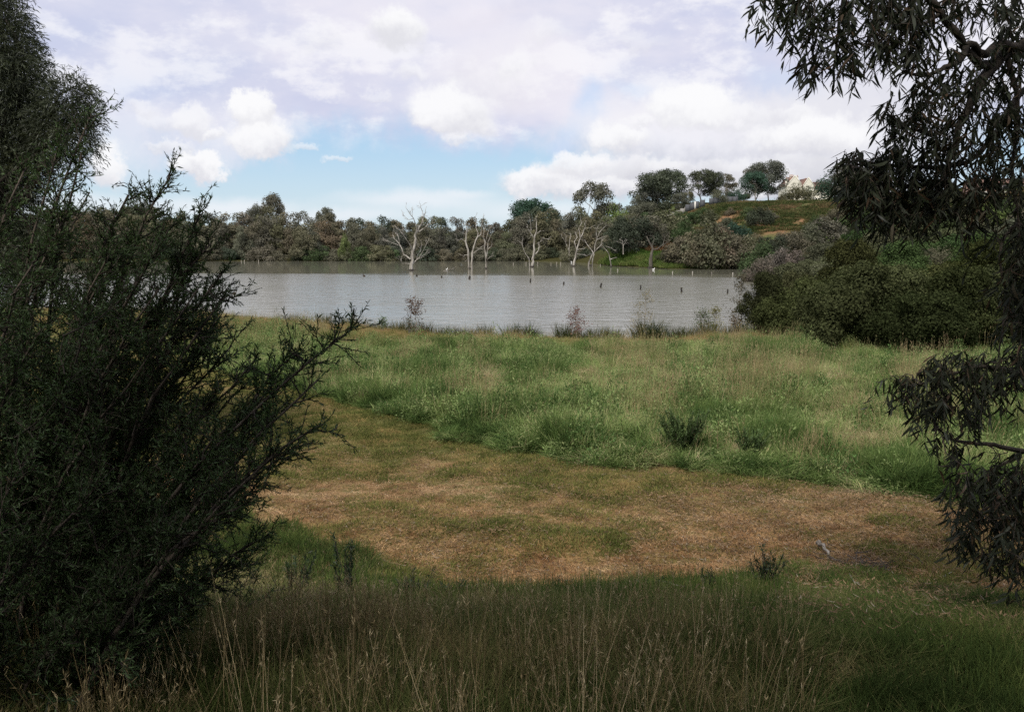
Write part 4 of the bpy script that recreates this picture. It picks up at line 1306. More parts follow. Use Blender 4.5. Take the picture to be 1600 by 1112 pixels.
def scatter(name, meshes, P, rz, sc, idx, tilt=None, kind='stuff'):
    """one object of kind stuff whose points carry ground-cover clumps"""
    col = bpy.data.collections.new(name + '_clumps')
    for i, me in enumerate(meshes):
        col.objects.link(bpy.data.objects.new(f'{name}_clump_{i:02d}', me))
    n = len(P)
    me = bpy.data.meshes.new(name)
    me.vertices.add(n)
    me.vertices.foreach_set('co', np.asarray(P, np.float32).ravel())
    R = np.zeros((n, 3), np.float32)
    R[:, 2] = rz
    if tilt is not None:
        R[:, 0] = tilt
    a = me.attributes.new('rot', 'FLOAT_VECTOR', 'POINT'); a.data.foreach_set('vector', R.ravel())
    a = me.attributes.new('size', 'FLOAT_VECTOR', 'POINT'); a.data.foreach_set('vector', np.asarray(sc, np.float32).ravel())
    a = me.attributes.new('pick', 'INT', 'POINT'); a.data.foreach_set('value', np.asarray(idx, np.int32))
    o = obj(name, me, kind=kind)
    ng = bpy.data.node_groups.new(name, 'GeometryNodeTree')
    ng.interface.new_socket('Geometry', in_out='INPUT', socket_type='NodeSocketGeometry')
    ng.interface.new_socket('Geometry', in_out='OUTPUT', socket_type='NodeSocketGeometry')
    N, L = ng.nodes, ng.links
    gi, go = N.new('NodeGroupInput'), N.new('NodeGroupOutput')
    ci = N.new('GeometryNodeCollectionInfo')
    ci.inputs['Collection'].default_value = col
    ci.inputs['Separate Children'].default_value = True
    ci.inputs['Reset Children'].default_value = True
    mp = N.new('GeometryNodeMeshToPoints')
    io = N.new('GeometryNodeInstanceOnPoints')
    io.inputs['Pick Instance'].default_value = True
    def na(nm, ty):
        x = N.new('GeometryNodeInputNamedAttribute'); x.data_type = ty; x.inputs[0].default_value = nm
        return [s for s in x.outputs if s.enabled and s.name == 'Attribute'][0]
    e2r = N.new('FunctionNodeEulerToRotation')
    L.new(gi.outputs[0], mp.inputs[0])
    L.new(mp.outputs[0], io.inputs['Points'])
    L.new(ci.outputs[0], io.inputs['Instance'])
    L.new(na('pick', 'INT'), io.inputs['Instance Index'])
    L.new(na('rot', 'FLOAT_VECTOR'), e2r.inputs[0])
    L.new(e2r.outputs[0], io.inputs['Rotation'])
    L.new(na('size', 'FLOAT_VECTOR'), io.inputs['Scale'])
    L.new(io.outputs[0], go.inputs[0])
    md = o.modifiers.new('clumps', 'NODES')
    md.node_group = ng
    return o
def in_view(x, y, pad=1.5):
    return (np.abs(x) < y * .64 + pad)
rs = np.random.RandomState(42)
# --- tall meadow
M_meadow = grass_material('meadow_grass', [(.10, (0.119, 0.187, 0.056)), (.34, (0.232, 0.333, 0.106)), (.56, (0.367, 0.447, 0.179)), (.76, (0.497, 0.478, 0.246)), (.95, (0.583, 0.458, 0.302))], .8, .35, amp=2.4, iamp=.55,
                          shore_tint=[(.15, (.140, .145, .045)), (.4, (.25, .21, .075)), (.6, (.33, .235, .095)), (.85, (.34, .19, .10))])
M_seed = grass_material('seed_stalks', [(.2, (.24, .24, .11)), (.5, (.36, .30, .16)), (.8, (.48, .36, .22))], 1.2, .3)
M_darkgrass = grass_material('dark_green_grass', [(.2, (.052, .090, .028)), (.5, (.105, .170, .050)), (.8, (.18, .24, .08))], .8, .3)
tall = []
for k in range(6):
    r_ = np.random.RandomState(200 + k)
    V, F = blades(r_, 250, .30, .38, .009, .75, 1.5, .55)
    tall.append(np_mesh('tuft', V, F, [M_meadow]))
for k in range(3):
    r_ = np.random.RandomState(230 + k)
    V, F = stalks(r_, 12, .28, .66, .004, .12, .2)
    V2, F2 = blades(r_, 150, .28, .42, .008, .6, 1.2, .5)
    tall.append(np_mesh('tuft', np.concatenate([V, V2]), np.concatenate([F, F2 + len(V)]), [M_seed, M_meadow], mi=np.r_[np.zeros(len(F)), np.ones(len(F2))]))
for k in range(3):
    r_ = np.random.RandomState(240 + k)
    V, F = blades(r_, 260, .26, .40, .012, .75, 1.5, .5)
    tall.append(np_mesh('tuft', V, F, [M_darkgrass]))
M_weed = leaf_material('meadow_weed_leaves', base=(.185, .240, .098), vary=.9, transl=.3, nscale=.8, tint=(.30, .34, .16), tintf=.15)
M_weed2 = leaf_material('dark_weed_leaves', base=(.075, .130, .045), vary=.8, transl=.25, nscale=.8)
for k in range(4):      # broad-leaved weeds sprawling through the grass
    r_ = np.random.RandomState(250 + k)
    q = 210
    a_ = r_.uniform(0, 2 * PI, q)
    rr_ = .30 * np.sqrt(r_.uniform(0, 1, q))
    P = np.stack([rr_ * np.cos(a_), rr_ * np.sin(a_), r_.uniform(.04, .46, q) * (1 - .5 * (rr_ / .3) ** 2)], 1)
    V, F = rhombs(P, r_.normal(size=(q, 3)) + np.stack([np.cos(a_), np.sin(a_), .5 + 0 * a_], 1) * .7, r_.normal(size=(q, 3)) + (0, 0, .8), r_.uniform(.03, .08, q), r_.uniform(.012, .030, q))
    V2, F2 = blades(r_, 70, .30, .40, .008, .6, 1.3, .5)
    tall.append(np_mesh('weed', np.concatenate([V, V2]), np.concatenate([F, F2 + len(V)]), [M_weed if k < 2 else M_weed2, M_meadow], mi=np.r_[np.zeros(len(F)), np.ones(len(F2))]))
n = 44000
y = 12 + (57 - 12) * rs.uniform(0, 1, n) ** .85
x = rs.uniform(-1, 1, n) * (y * .66 + 1.5)
e_ = (fbm(x * .9, y * .9, 3) - .5)
inm = (y > meadow_edge(x) + e_ * 3.2) & (y < shore(x) - .3)
tr_ = ((x - .36 * y) < 2.5) | (y < 33)
keep = inm & tr_
x, y = x[keep], y[keep]
e_ = (y - meadow_edge(x))
big = fbm(x * .28 + 50, y * .28, 4)
big2 = fbm(x * .85 + 11, y * .85 + 40, 3)
big3 = fbm(x * 1.9 + 61, y * 1.9 + 4, 2)
hs = .48 + .55 * sst(.38, .62, big) + .60 * sst(.46, .66, big2) + .45 * sst(.45, .7, big3)
hs *= np.where(y > shore(x) - 7, .62, 1.0) * (0.45 + .55 * sst(-.2, 1.6, e_))
# the mown side path runs up between near shrub and meadow: keep it short on the far left
hs *= 1 - .45 * sst(-6, -11, x) * (y < 33)
st = fbm(x * .5 + 7, y * .5 + 80, 3)
dk = fbm(x * .42 + 70, y * .42 + 8, 3)
u_ = rs.uniform(size=len(x))
idx = np.where((u_ < .07 + .75 * sst(.56, .68, st)), rs.randint(6, 9, len(x)), rs.randint(0, 6, len(x)))
idx = np.where((rs.uniform(size=len(x)) < .10 + .8 * sst(.55, .66, dk) + .35 * (e_ < 1.5)) & (y < 36), rs.randint(9, 12, len(x)), idx)
wd_ = fbm(x * .7 + 20, y * .7 + 90, 3)
idx = np.where((rs.uniform(size=len(x)) < .10 + .38 * sst(.5, .62, wd_)) & (y < shore(x) - 6), rs.choice([12, 12, 13, 13, 14, 15], len(x)), idx)
hs = np.where((idx >= 9) & (idx < 12), hs * 1.18, hs)
hs *= .95 + .18 * (idx >= 12)
sc = np.stack([rs.uniform(.85, 1.3, len(x)), rs.uniform(.85, 1.3, len(x)), hs * rs.uniform(.6, 1.3, len(x))], 1)
scatter('meadow_grass', tall, np.stack([x, y, height(x, y)], 1), rs.uniform(0, 6.28, len(x)), sc, idx, rs.normal(size=len(x)) * .22)

# --- mown strip: short turf and straw thatch
M_turf = grass_material('short_turf', [(.2, (.075, .092, .026)), (.5, (.150, .165, .050)), (.72, (.25, .215, .080)), (.92, (.38, .27, .12))], 1.3, .3)
M_straw = grass_material('cut_straw', [(.15, (.11, .062, .032)), (.4, (.26, .150, .078)), (.65, (.42, .27, .145)), (.9, (.55, .41, .25))], 1.6, .15, vary=.9, near_tint=(1.0, .93, .84))
short, thatch = [], []
for k in range(4):
    r_ = np.random.RandomState(260 + k)
    V, F = blades(r_, 150, .17, .055, .005, .7, .9, .5)
    short.append(np_mesh('turf', V, F, [M_turf]))
    V, F = blades(r_, 110, .20, .075, .005, 1.4, .6, .5, flat=1.6)
    V[:, 2] = np.maximum(V[:, 2] * .55, -.01) + .004
    thatch.append(np_mesh('straw', V, F, [M_straw]))
n = 26000
y = 7.5 + (32 - 7.5) * rs.uniform(0, 1, n) ** 1.25
x = rs.uniform(-1, 1, n) * (y * .66 + 1)
e_ = (fbm(x * .9, y * .9, 3) - .5)
ok = (y < meadow_edge(x) + e_ * 2.2 + .8) & (y > bank_edge(x) + e_ * 2 - .6)
x, y = x[ok], y[ok]
gm = .6 * fbm(x * .75 + 3, y * .75, 4) + .4 * fbm(x * 2.6, y * 2.6 + 9, 3)
gm = gm + .14 * sst(13.5, 18, y) - .02 - .08 * sst(.8, 0, np.abs(y - bank_edge(x) - 1.2) / 1.6)
isg = rs.uniform(size=len(x)) < .32 + .52 * sst(.40, .60, gm) + .6 * sst(1.9, .2, meadow_edge(x) - y)
idx = np.where(isg, rs.randint(0, 4, len(x)), rs.randint(4, 8, len(x)))
s_ = rs.uniform(.7, 1.25, len(x)) * np.where(isg, .8 + .9 * sst(.5, .62, gm), 1.0)
scatter('mown_grass', short + thatch, np.stack([x, y, height(x, y)], 1), rs.uniform(0, 6.28, len(x)), np.stack([s_ * 1.1, s_ * 1.1, s_], 1), idx)

# --- near bank: long grass, dry stalks
M_bankgrass = grass_material('bank_grass', [(.15, (0.062, 0.086, 0.026)), (.45, (0.115, 0.137, 0.046)), (.70, (0.178, 0.169, 0.071)), (.92, (0.284, 0.228, 0.107))], 1.1, .3)
M_dry = grass_material('dry_stalks', [(.2, (0.158, 0.126, 0.065)), (.5, (0.315, 0.245, 0.131)), (.8, (0.481, 0.403, 0.254))], 2.0, .25, vary=.8)
M_crest = grass_material('crest_grass', [(.2, (0.045, 0.069, 0.022)), (.5, (0.081, 0.122, 0.034)), (.8, (0.135, 0.161, 0.049))], 1.3, .3)
bank = []
for k in range(5):
    r_ = np.random.RandomState(300 + k)
    V, F = blades(r_, 130, .17, .34, .0052, .45, 1.0, .45)
    bank.append(np_mesh('bank_tuft', V, F, [M_bankgrass]))
for k in range(4):
    r_ = np.random.RandomState(320 + k)
    V, F = stalks(r_, 9, .16, .62, .0032, .10, .16)
    V2, F2 = blades(r_, 45, .17, .38, .005, .3, .7, .4)
    bank.append(np_mesh('dry_tuft', np.concatenate([V, V2]), np.concatenate([F, F2 + len(V)]), [M_dry, M_bankgrass], mi=np.r_[np.zeros(len(F)), np.r_[np.zeros(8 * 2), np.ones(len(F2) - 16)]]))
for k in range(3):
    r_ = np.random.RandomState(340 + k)
    V, F = blades(r_, 130, .16, .17, .006, .6, 1.0, .5)
    bank.append(np_mesh('green_tuft', V, F, [M_crest]))
for k in range(2):      # flattened dead leaves and straw on the ground
    r_ = np.random.RandomState(350 + k)
    V, F = blades(r_, 60, .20, .12, .005, 1.4, .6, .5, flat=2.4)
    V[:, 2] = np.maximum(V[:, 2] * .5, -.01) + .006
    bank.append(np_mesh('flat_straw', V, F, [M_dry]))
n = 11000
y = rs.uniform(1.6, 12.5, n)
x = rs.uniform(-1, 1, n) * (y * .66 + 1.2)
ok = (y < bank_edge(x) + (fbm(x * .9, y * .9, 3) - .5) * 2 + .5)
x, y = x[ok], y[ok]
dens = rs.uniform(size=len(x)) < np.where(y < 3, .55, .95)
x, y = x[dens], y[dens]
u_ = rs.uniform(size=len(x))
leftz = sst(3.4, 1.0, x / y * 6.5)                # 1 in the long dry grass, 0 in the grazed right side
crest = sst(1.6, .7, bank_edge(x) - y)            # dark green band along the crest
st = sst(.38, .58, fbm(x * .8 + 33, y * .8, 3))
idx = rs.randint(0, 5, len(x))
idx = np.where(u_ < .34 * st * leftz * sst(.36, .12, x / y) + .02, rs.randint(5, 9, len(x)), idx)
g2 = rs.uniform(size=len(x))
idx = np.where(g2 < np.maximum(.75 * (1 - leftz), .72 * crest), rs.randint(9, 12, len(x)), idx)
idx = np.where((rs.uniform(size=len(x)) < .22), rs.randint(12, 14, len(x)), idx)
s_ = rs.uniform(.75, 1.2, len(x))
# the sward gets shorter towards the crest; odd stalks overtop it
room = np.clip((4.97 - .412 * y) - height(x, y), .17, .50)
nomi = np.where(idx >= 12, .12, np.where(idx >= 9, .17, np.where(idx >= 5, .62, .34)))
hgt_ = room * rs.uniform(.55, 1.0, len(x)) * np.where(leftz > .5, 1.0, .55) * np.where(idx >= 5, 1.0, .72) * np.where((idx >= 5) & (idx < 9), np.where(rs.uniform(size=len(x)) < .12, 1.35, 1.0), 1.0)
zz = np.where(idx >= 12, s_, np.where(idx >= 9, np.minimum(hgt_ / nomi * (1 + .5 * crest), 2.0), hgt_ / nomi))
scatter('bank_grass', bank, np.stack([x, y, height(x, y)], 1), rs.uniform(0, 6.28, len(x)), np.stack([s_, s_, zz], 1), idx, rs.normal(size=len(x)) * .08)

# --- single tall straw stalks that stand over the bank grass
M_straw2 = grass_material('tall_straw', [(.2, (.32, .25, .14)), (.5, (.45, .36, .21)), (.8, (.62, .52, .34))], 2.0, .25, vary=.5)
ts = []
for k in range(5):
    r_ = np.random.RandomState(360 + k)
    V, F = stalks(r_, 4, .12, 1.05, .0050, .10, .13 + .05 * k)
    ts.append(np_mesh('straw_stalk', V, F, [M_straw2]))
q = 260
y_ = rs.uniform(2.6, 7.4, q)
x_ = rs.uniform(-.36, .36, q) * y_
keep = rs.uniform(size=q) < .35 + .65 * sst(.4, .6, fbm(x_ * 1.3, y_ * 1.3 + 5, 2))
x_, y_ = x_[keep], y_[keep]
hh = np.clip((4.97 - .395 * y_) - height(x_, y_), .2, .75) * rs.uniform(.65, 1.1, len(x_))
scatter('straw_stalks', ts, np.stack([x_, y_, height(x_, y_)], 1), rs.uniform(0, 6.28, len(x_)), np.stack([hh * .8, hh * .8, hh], 1), rs.randint(0, 5, len(x_)), rs.normal(size=len(x_)) * .1)

# --- fallen leaves
M_litter = leaf_material('fallen_leaves', base=(.17, .115, .07), vary=1.2, transl=.1, nscale=2, tint=(.30, .26, .20), tintf=.15)
lit = []
for k in range(3):
    r_ = np.random.RandomState(370 + k)
    q = 34
    P = np.stack([r_.uniform(-.35, .35, q), r_.uniform(-.35, .35, q), r_.uniform(.005, .035, q)], 1)
    Dn = np.stack([r_.normal(size=q), r_.normal(size=q), r_.normal(size=q) * .15], 1)
    V, F = lances(P, Dn, np.tile([0, 0, 1.0], (q, 1)) + r_.normal(size=(q, 3)) * .25, r_.uniform(.035, .075, q), r_.uniform(.008, .013, q), .5)
    lit.append(np_mesh('litter', V, F, [M_litter]))
n = 1500
y = rs.uniform(4.5, 14, n)
x = rs.uniform(-.1, .64, n) * y
ok = (rs.uniform(size=n) < sst(.05, .35, x / y))
x, y = x[ok], y[ok]
n2_ = 900
y = np.r_[y, rs.uniform(9, 17, n2_)]
x = np.r_[x, rs.uniform(-.35, .6, n2_) * y[-n2_:]]
scatter('leaf_litter', lit, np.stack([x, y, height(x, y)], 1), rs.uniform(0, 6.28, len(x)), np.ones((len(x), 3)), rs.randint(0, 3, len(x)))

# --- bright grass on the far spit and brown tussocks
spit = []
for k in range(3):
    r_ = np.random.RandomState(390 + k)
    V, F = blades(r_, 120, .9, .8, .08, .4, .8)
    spit.append(np_mesh('spit_tuft', V, F, [grass_material(f'spit_grass_{k}', [(.2, (.07, .13, .03)), (.5, (.13, .19, .05)), (.8, (.20, .22, .08))], .1, .3)]))
for k in range(2):
    r_ = np.random.RandomState(395 + k)
    V, F = blades(r_, 120, .9, 1.3, .08, .4, .8)
    spit.append(np_mesh('spit_tussock', V, F, [grass_material(f'spit_tussock_{k}', [(.2, (.17, .09, .045)), (.5, (.25, .15, .08)), (.8, (.32, .22, .12))], .1, .3)]))
n = 2600
px_r = rs.uniform(925, 1170, n)
y = rs.uniform(150.5, 176, n)
x = (px_r - 800) / F_PX * y
z = height(x, y)
ok = (z > .1) & ~((px_r > 1050) & (y > 154))
x, y, z, pr = x[ok], y[ok], z[ok], px_r[ok]
idx = np.where((y > far_shore(x) + 15) & (pr < 1050), rs.randint(3, 5, len(x)), rs.randint(0, 3, len(x)))
s_ = rs.uniform(.6, 1.2, len(x))
scatter('spit_grass', spit, np.stack([x, y, z], 1), rs.uniform(0, 6.28, len(x)), np.stack([s_, s_, s_], 1), idx)
# rough grass over the hill face and top
n = 13000
px_r = rs.uniform(960, 1610, n)
y = rs.uniform(160, 345, n)
x = (px_r - 800) / F_PX * y
z = height(x, y)
ok = (z > 3) & (fbm(x * .09 + 5, y * .09, 3) > .36 - .3 * (px_r[:] > 1195) * (y > 190))
x, y, z = x[ok], y[ok], z[ok]
s_ = rs.uniform(.35, .9, len(x)) * (1 - .55 * sst(235, 255, y))
M_hillg = grass_material('hill_grass', [(.15, (.050, .070, .026)), (.45, (.085, .110, .038)), (.65, (.15, .13, .06)), (.85, (.24, .16, .09))], .11, .3)
hg = []
for k in range(3):
    r_ = np.random.RandomState(398 + k)
    V, F = blades(r_, 110, 1.1, .9, .10, .5, .9)
    hg.append(np_mesh('hill_tuft', V, F, [M_hillg]))
scatter('hill_grass', hg, np.stack([x, y, z], 1), rs.uniform(0, 6.28, len(x)), np.stack([s_ * 1.3, s_ * 1.3, s_], 1), rs.randint(0, 3, len(x)))

# ------------------------------------------------------------------ rushes along the near shore
M_rush = grass_material('rush_blades', [(.2, (.030, .045, .018)), (.5, (.055, .070, .026)), (.85, (.11, .095, .045))], .8, .2)
rush = []
for k in range(4):
    r_ = np.random.RandomState(410 + k)
    V, F = blades(r_, 230, .28, .85, .013, .32, .35, .4)
    rush.append(np_mesh('rush_clump', V, F, [M_rush]))
RM = [(470, 'the reaching branch tip'), (545, 'the gap above the branch tip'), (598, 'the light green seedling'), (648, 'the tall reddish sapling'), (700, 'the forked dead tree line'), (760, 'the slender dead tree line'), (829, 'the post below the mid lake tree'), (900, 'the low pink sapling'),
      (939, 'the stoutest post'), (1007, 'the pale yellow sapling'), (1065, 'the crooked post'), (1108, 'the dark green sapling'), (1150, 'the brown low sapling')]
rush_used = set()
def rush_label(px, s):
    q = min(RM, key=lambda m_: abs(m_[0] - px))
    size = 'large' if s > 1.05 else 'mid-sized' if s > .85 else 'thin low'
    for pos_ in (('close left of' if px < q[0] else 'close right of'), ('a step left of' if px < q[0] else 'a step right of'), 'next to'):
        lab = f'{size} dark rush clump, {pos_} {q[1]}'
        if lab not in rush_used:
            rush_used.add(lab)
            return lab
    return lab
RC = [(455, .8), (478, .7), (505, 1.1), (540, 1.0), (548, .7), (580, .6), (600, .9), (622, .8), (636, 1.0), (664, .9), (690, .9), (712, .8), (735, .8), (758, .9), (795, .9), (820, 1.1), (832, .9), (880, 1.0), (893, .9), (912, .9), (935, 1.0),
      (955, .9), (965, .8), (1004, 1.25), (1018, 1.35), (1030, 1.0), (1055, .9), (1075, .9), (1100, .9), (1112, 1.1), (1140, .8), (1165, .9)]
for i, (px, s) in enumerate(RC):
    xs = (px - 800) / F_PX
    yy = 30.0
    for _ in range(8):
        yy = float(shore(xs * yy)) - .5
    yy -= rt.uniform(0, 1.0)
    o = obj('rush_clump', rush[i % 4])
    o.location = (xs * yy, yy, max(gz(xs * yy, yy), -.05))
    o.rotation_euler = (0, 0, rt.uniform(0, 6.28))
    o.scale = (s * 1.35, s * 1.35, s * rt.uniform(1.0, 1.25))
    tag(o, rush_label(px, s), 'rushes', 'rush clumps along the near shore')

# ------------------------------------------------------------------ saplings at the near shore
def sapling(px, base_row, top, d, wpx, col, label, seed, n=420, leaf=.075, lean=0.0, multi=1, openness=.55):
    rs_ = np.random.RandomState(seed)
    n = int(n * 1.8)
    leaf *= 1.15
    x, h = top_h(px, top, d)
    z0 = gz(x, d)
    e = empty('sapling', (x, d, z0))
    tag(e, label, 'sapling')
    R = wpx * d / F_PX * .5
    mbt = MB()
    ends = []
    for m_ in range(multi):
        tp = limb_pts((rs_.normal() * .04, 0, -.1), (lean * h + (rs_.normal() * R * .5 if multi > 1 else 0), 0, h * .93), rs_, .02, 6)
        mbt.tube(tp, np.linspace(.022, .007, 6), 5)
        for k in range(30):
            f = rs_.uniform(openness - .25, .98)
            s = tp[0] + (tp[-1] - tp[0]) * f
            a = rs_.uniform(0, 2 * PI)
            rr = R * rs_.uniform(.5, 1.25) * math.sin(PI * min(.86, max(.25, (f - openness + .3) / (1.3 - openness))))
            b = s + np.array([math.cos(a) * rr, math.sin(a) * rr, rs_.uniform(.05, .25)])
            mbt.tube(limb_pts(s, b, rs_, .04, 4), np.linspace(.008, .003, 4), 4)
            ends.append((s, b))
    mbt.build('trunk', M_bark_pale, e)
    ii = rs_.randint(len(ends), size=n)
    tt = rs_.uniform(.35, 1.1, n)
    A = np.array([e_[0] for e_ in ends])[ii]
    B = np.array([e_[1] for e_ in ends])[ii]
    P = A + (B - A) * tt[:, None] + rs_.normal(size=(n, 3)) * .09
    V, F = rhombs(P, rs_.normal(size=(n, 3)) + (0, 0, -.3), rs_.normal(size=(n, 3)), np.full(n, leaf) * rs_.uniform(.6, 1.2, n), np.full(n, leaf * .5))
    cr = obj('foliage', np_mesh('foliage', V, F, [M_sap_leaf]), e)
    cr['kind'] = 'stuff'
    cr.color = (*col, 1)
    return e
sapling(648, 515, 462, 42.0, 40, (.10, .060, .042), 'tall reddish brown sapling standing at the water edge', 1, 520, lean=.0, openness=.45)
sapling(640, 515, 500, 41.2, 22, (.045, .060, .030), 'low dark seedling at the foot of the tall reddish sapling', 2, 200, .06)
sapling(900, 522, 484, 39.5, 36, (.17, .085, .075), 'low pink leaved sapling with a bare pale stem', 3, 330, openness=.6)
sapling(1008, 520, 450, 41.0, 46, (.20, .17, .09), 'pale yellow sapling above the large rush clump', 4, 420, .065, openness=.4)
sapling(1102, 520, 484, 41.5, 32, (.075, .10, .045), 'dark green sapling left of the yellow tipped one', 5, 380, multi=2)
sapling(1118, 520, 478, 42.5, 24, (.17, .16, .06), 'yellow tipped sapling leaning over the dark green one', 6, 240, openness=.6)
sapling(1150, 512, 494, 42.5, 26, (.11, .08, .05), 'brown low sapling close to the dark bush mass', 7, 260)
sapling(598, 512, 498, 42.5, 14, (.08, .13, .045), 'small light green seedling in the rushes', 8, 140)
# hanging twig of the bush mass over the water
sapling(1158, 505, 424, 47.0, 34, (.090, .080, .055), 'thin brown shrub leaning out over the water beside the bush mass', 9, 620, .10, multi=2, openness=.3)

# ------------------------------------------------------------------ single leaves as parts
def leaf_parts(parent, P, Dn, N, L, mat, ratio, n=300, bends=(.1, .35, .6), name='leaf', color=None):
    ms = []
    for b_ in bends:
        V, F = lances(np.zeros((1, 3)), np.array([[0, 0, 1.0]]), np.array([[0, 1.0, 0]]), np.array([1.0]), np.array([ratio]), b_)
        ms.append(np_mesh(name, V, F, [mat]))
    base = np.array(parent.location)
    for i in range(min(n, len(P))):
        d_ = Vector(Dn[i]).normalized()
        y_ = Vector(N[i]); y_ = (y_ - d_ * y_.dot(d_)).normalized()
        x_ = y_.cross(d_)
        M = Matrix((x_, y_, d_)).transposed().to_4x4()
        M = Matrix.Translation(Vector(P[i] - base)) @ M @ Matrix.Scale(float(L[i]), 4)
        o = bpy.data.objects.new(name, ms[i % len(ms)])
        COL.objects.link(o)
        o.parent = parent
        o.matrix_local = M
        if color is not None:
            o.color = color
def part_of(o, root):
    """geometry is in world metres: keep it there under its thing"""
    o.parent = root
    o.matrix_parent_inverse = root_inv[root.name]
root_inv = {}
def thing_at(name, loc, label, cat, group=None):
    e_ = empty(name, loc)
    tag(e_, label, cat, group)
    root_inv[e_.name] = Matrix.Translation(-Vector(loc))
    return e_

# ------------------------------------------------------------------ big near shrub on the left
rs = np.random.RandomState(77)
shrub = thing_at('large_shrub', (-2.3, 4.2, gz(-2.3, 4.2)), 'large dark fine-leaved shrub filling the left foreground', 'shrub')
stems = [  # tip pixel, distance, base x, base y
    (268, 272, 4.5, -2.4, 4.6), (142, 180, 4.7, -2.65, 4.7), (128, 238, 4.7, -2.7, 4.8), (312, 335, 4.3, -2.3, 4.4), (358, 412, 4.1, -2.2, 4.2), (352, 462, 4.0, -2.2, 4.0),
    (548, 515, 3.8, -2.1, 3.9), (500, 590, 3.7, -2.0, 3.8), (503, 662, 3.6, -2.0, 3.7), (468, 545, 3.9, -2.1, 4.0), (438, 705, 3.6, -2.0, 3.7), (398, 762, 3.6, -2.0, 3.7),
    (420, 835, 3.9, -1.9, 4.2), (240, 335, 4.5, -2.5, 4.6), (200, 305, 4.6, -2.6, 4.7), (92, 225, 4.8, -2.9, 4.9), (40, 262, 4.9, -3.1, 4.9), (8, 335, 4.6, -3.1, 4.6),
    (60, 400, 4.1, -2.7, 4.1), (330, 520, 4.4, -2.4, 4.4), (385, 600, 4.4, -2.3, 4.4), (300, 640, 4.0, -2.2, 4.1), (250, 500, 4.7, -2.6, 4.7), (150, 450, 4.7, -2.8, 4.7),
    (200, 600, 4.5, -2.6, 4.5), (100, 600, 4.2, -2.6, 4.2), (320, 800, 3.7, -2.1, 3.8), (385, 880, 4.1, -2.0, 4.3), (250, 830, 3.6, -2.2, 3.7), (150, 760, 3.6, -2.3, 3.6),
    (50, 700, 3.6, -2.4, 3.6), (30, 850, 3.5, -2.3, 3.5), (280, 430, 4.5, -2.5, 4.6), (420, 650, 4.0, -2.1, 4.1), (190, 400, 4.4, -2.6, 4.5), (100, 340, 4.6, -2.8, 4.7),
    (300, 930, 3.7, -2.0, 3.9), (180, 900, 3.5, -2.1, 3.6), (110, 980, 3.4, -2.1, 3.5), (-40, 480, 4.2, -3.0, 4.3), (-60, 300, 4.8, -3.4, 4.9), (260, 720, 3.9, -2.3, 4.0),
    (350, 700, 4.3, -2.2, 4.3), (60, 520, 3.9, -2.7, 4.0), (230, 560, 4.0, -2.4, 4.1), (0, 600, 3.9, -2.8, 4.0), (140, 300, 4.9, -2.8, 4.9), (330, 450, 4.6, -2.4, 4.6),
    (455, 622, 3.8, -2.05, 3.9), (400, 560, 4.0, -2.1, 4.1), (470, 690, 3.65, -2.0, 3.8), (430, 598, 3.9, -2.1, 4.0), (392, 680, 3.8, -2.1, 3.9), (362, 540, 4.2, -2.3, 4.3), (350, 760, 3.9, -2.1, 4.0), (310, 560, 4.2, -2.3, 4.3), (270, 620, 4.4, -2.4, 4.4), (330, 380, 4.3, -2.4, 4.4),
    (300, 405, 4.3, -2.3, 4.4), (268, 352, 4.4, -2.4, 4.5), (228, 420, 4.5, -2.5, 4.6), (285, 470, 4.4, -2.4, 4.5), (205, 362, 4.6, -2.6, 4.7), (338, 498, 4.2, -2.3, 4.2), (182, 330, 4.6, -2.6, 4.7), (245, 390, 4.2, -2.4, 4.2), (170, 400, 4.3, -2.6, 4.4), (310, 450, 4.0, -2.3, 4.1), (250, 450, 4.0, -2.4, 4.1), (200, 500, 4.1, -2.5, 4.2),
]
LP, LD, LN, LL = [], [], [], []
def leafy_twig(a, b, n, spread, L0):
    f = rs.uniform(.05, 1.0, n)
    P = a + (b - a) * f[:, None]
    ax = unit(b - a)
    Dn = unit(ax[None, :] * rs.uniform(.5, 1.4, n)[:, None] + rs.normal(size=(n, 3)) * spread)
    LP.append(P); LD.append(Dn); LN.append(rs.normal(size=(n, 3))); LL.append(L0 * rs.uniform(.65, 1.25, n))
twigmb = MB()
def grow(a, axis, length, r, depth):
    """side shoot with twigs; every twig carries leaves"""
    b = a + axis * length
    pts = limb_pts(a, b, rs, .035, 5, -.04)
    twigmb.tube(pts, np.linspace(r, r * .35, 5), 4, False)
    nt = max(3, int(length / .045))
    for k in range(nt):
        f = rs.uniform(.15, 1.0)
        i = min(3, int(f * 4)); q = pts[i] + (pts[i + 1] - pts[i]) * (f * 4 - i)
        d_ = unit(axis * 1.25 + rs.normal(size=3) * .72 + np.array([0, 0, .18]))
        ln = rs.uniform(.07, .17) * (1.1 - .35 * f)
        e_ = q + d_ * ln
        twigmb.tube([q, (q + e_) / 2 + rs.normal(size=3) * .006, e_], [.0022, .0018, .0012], 3, False)
        leafy_twig(q, e_, int(ln / .0066), .62, .027)
    leafy_twig(pts[1], pts[-1], int(length / .010), .7, .025)
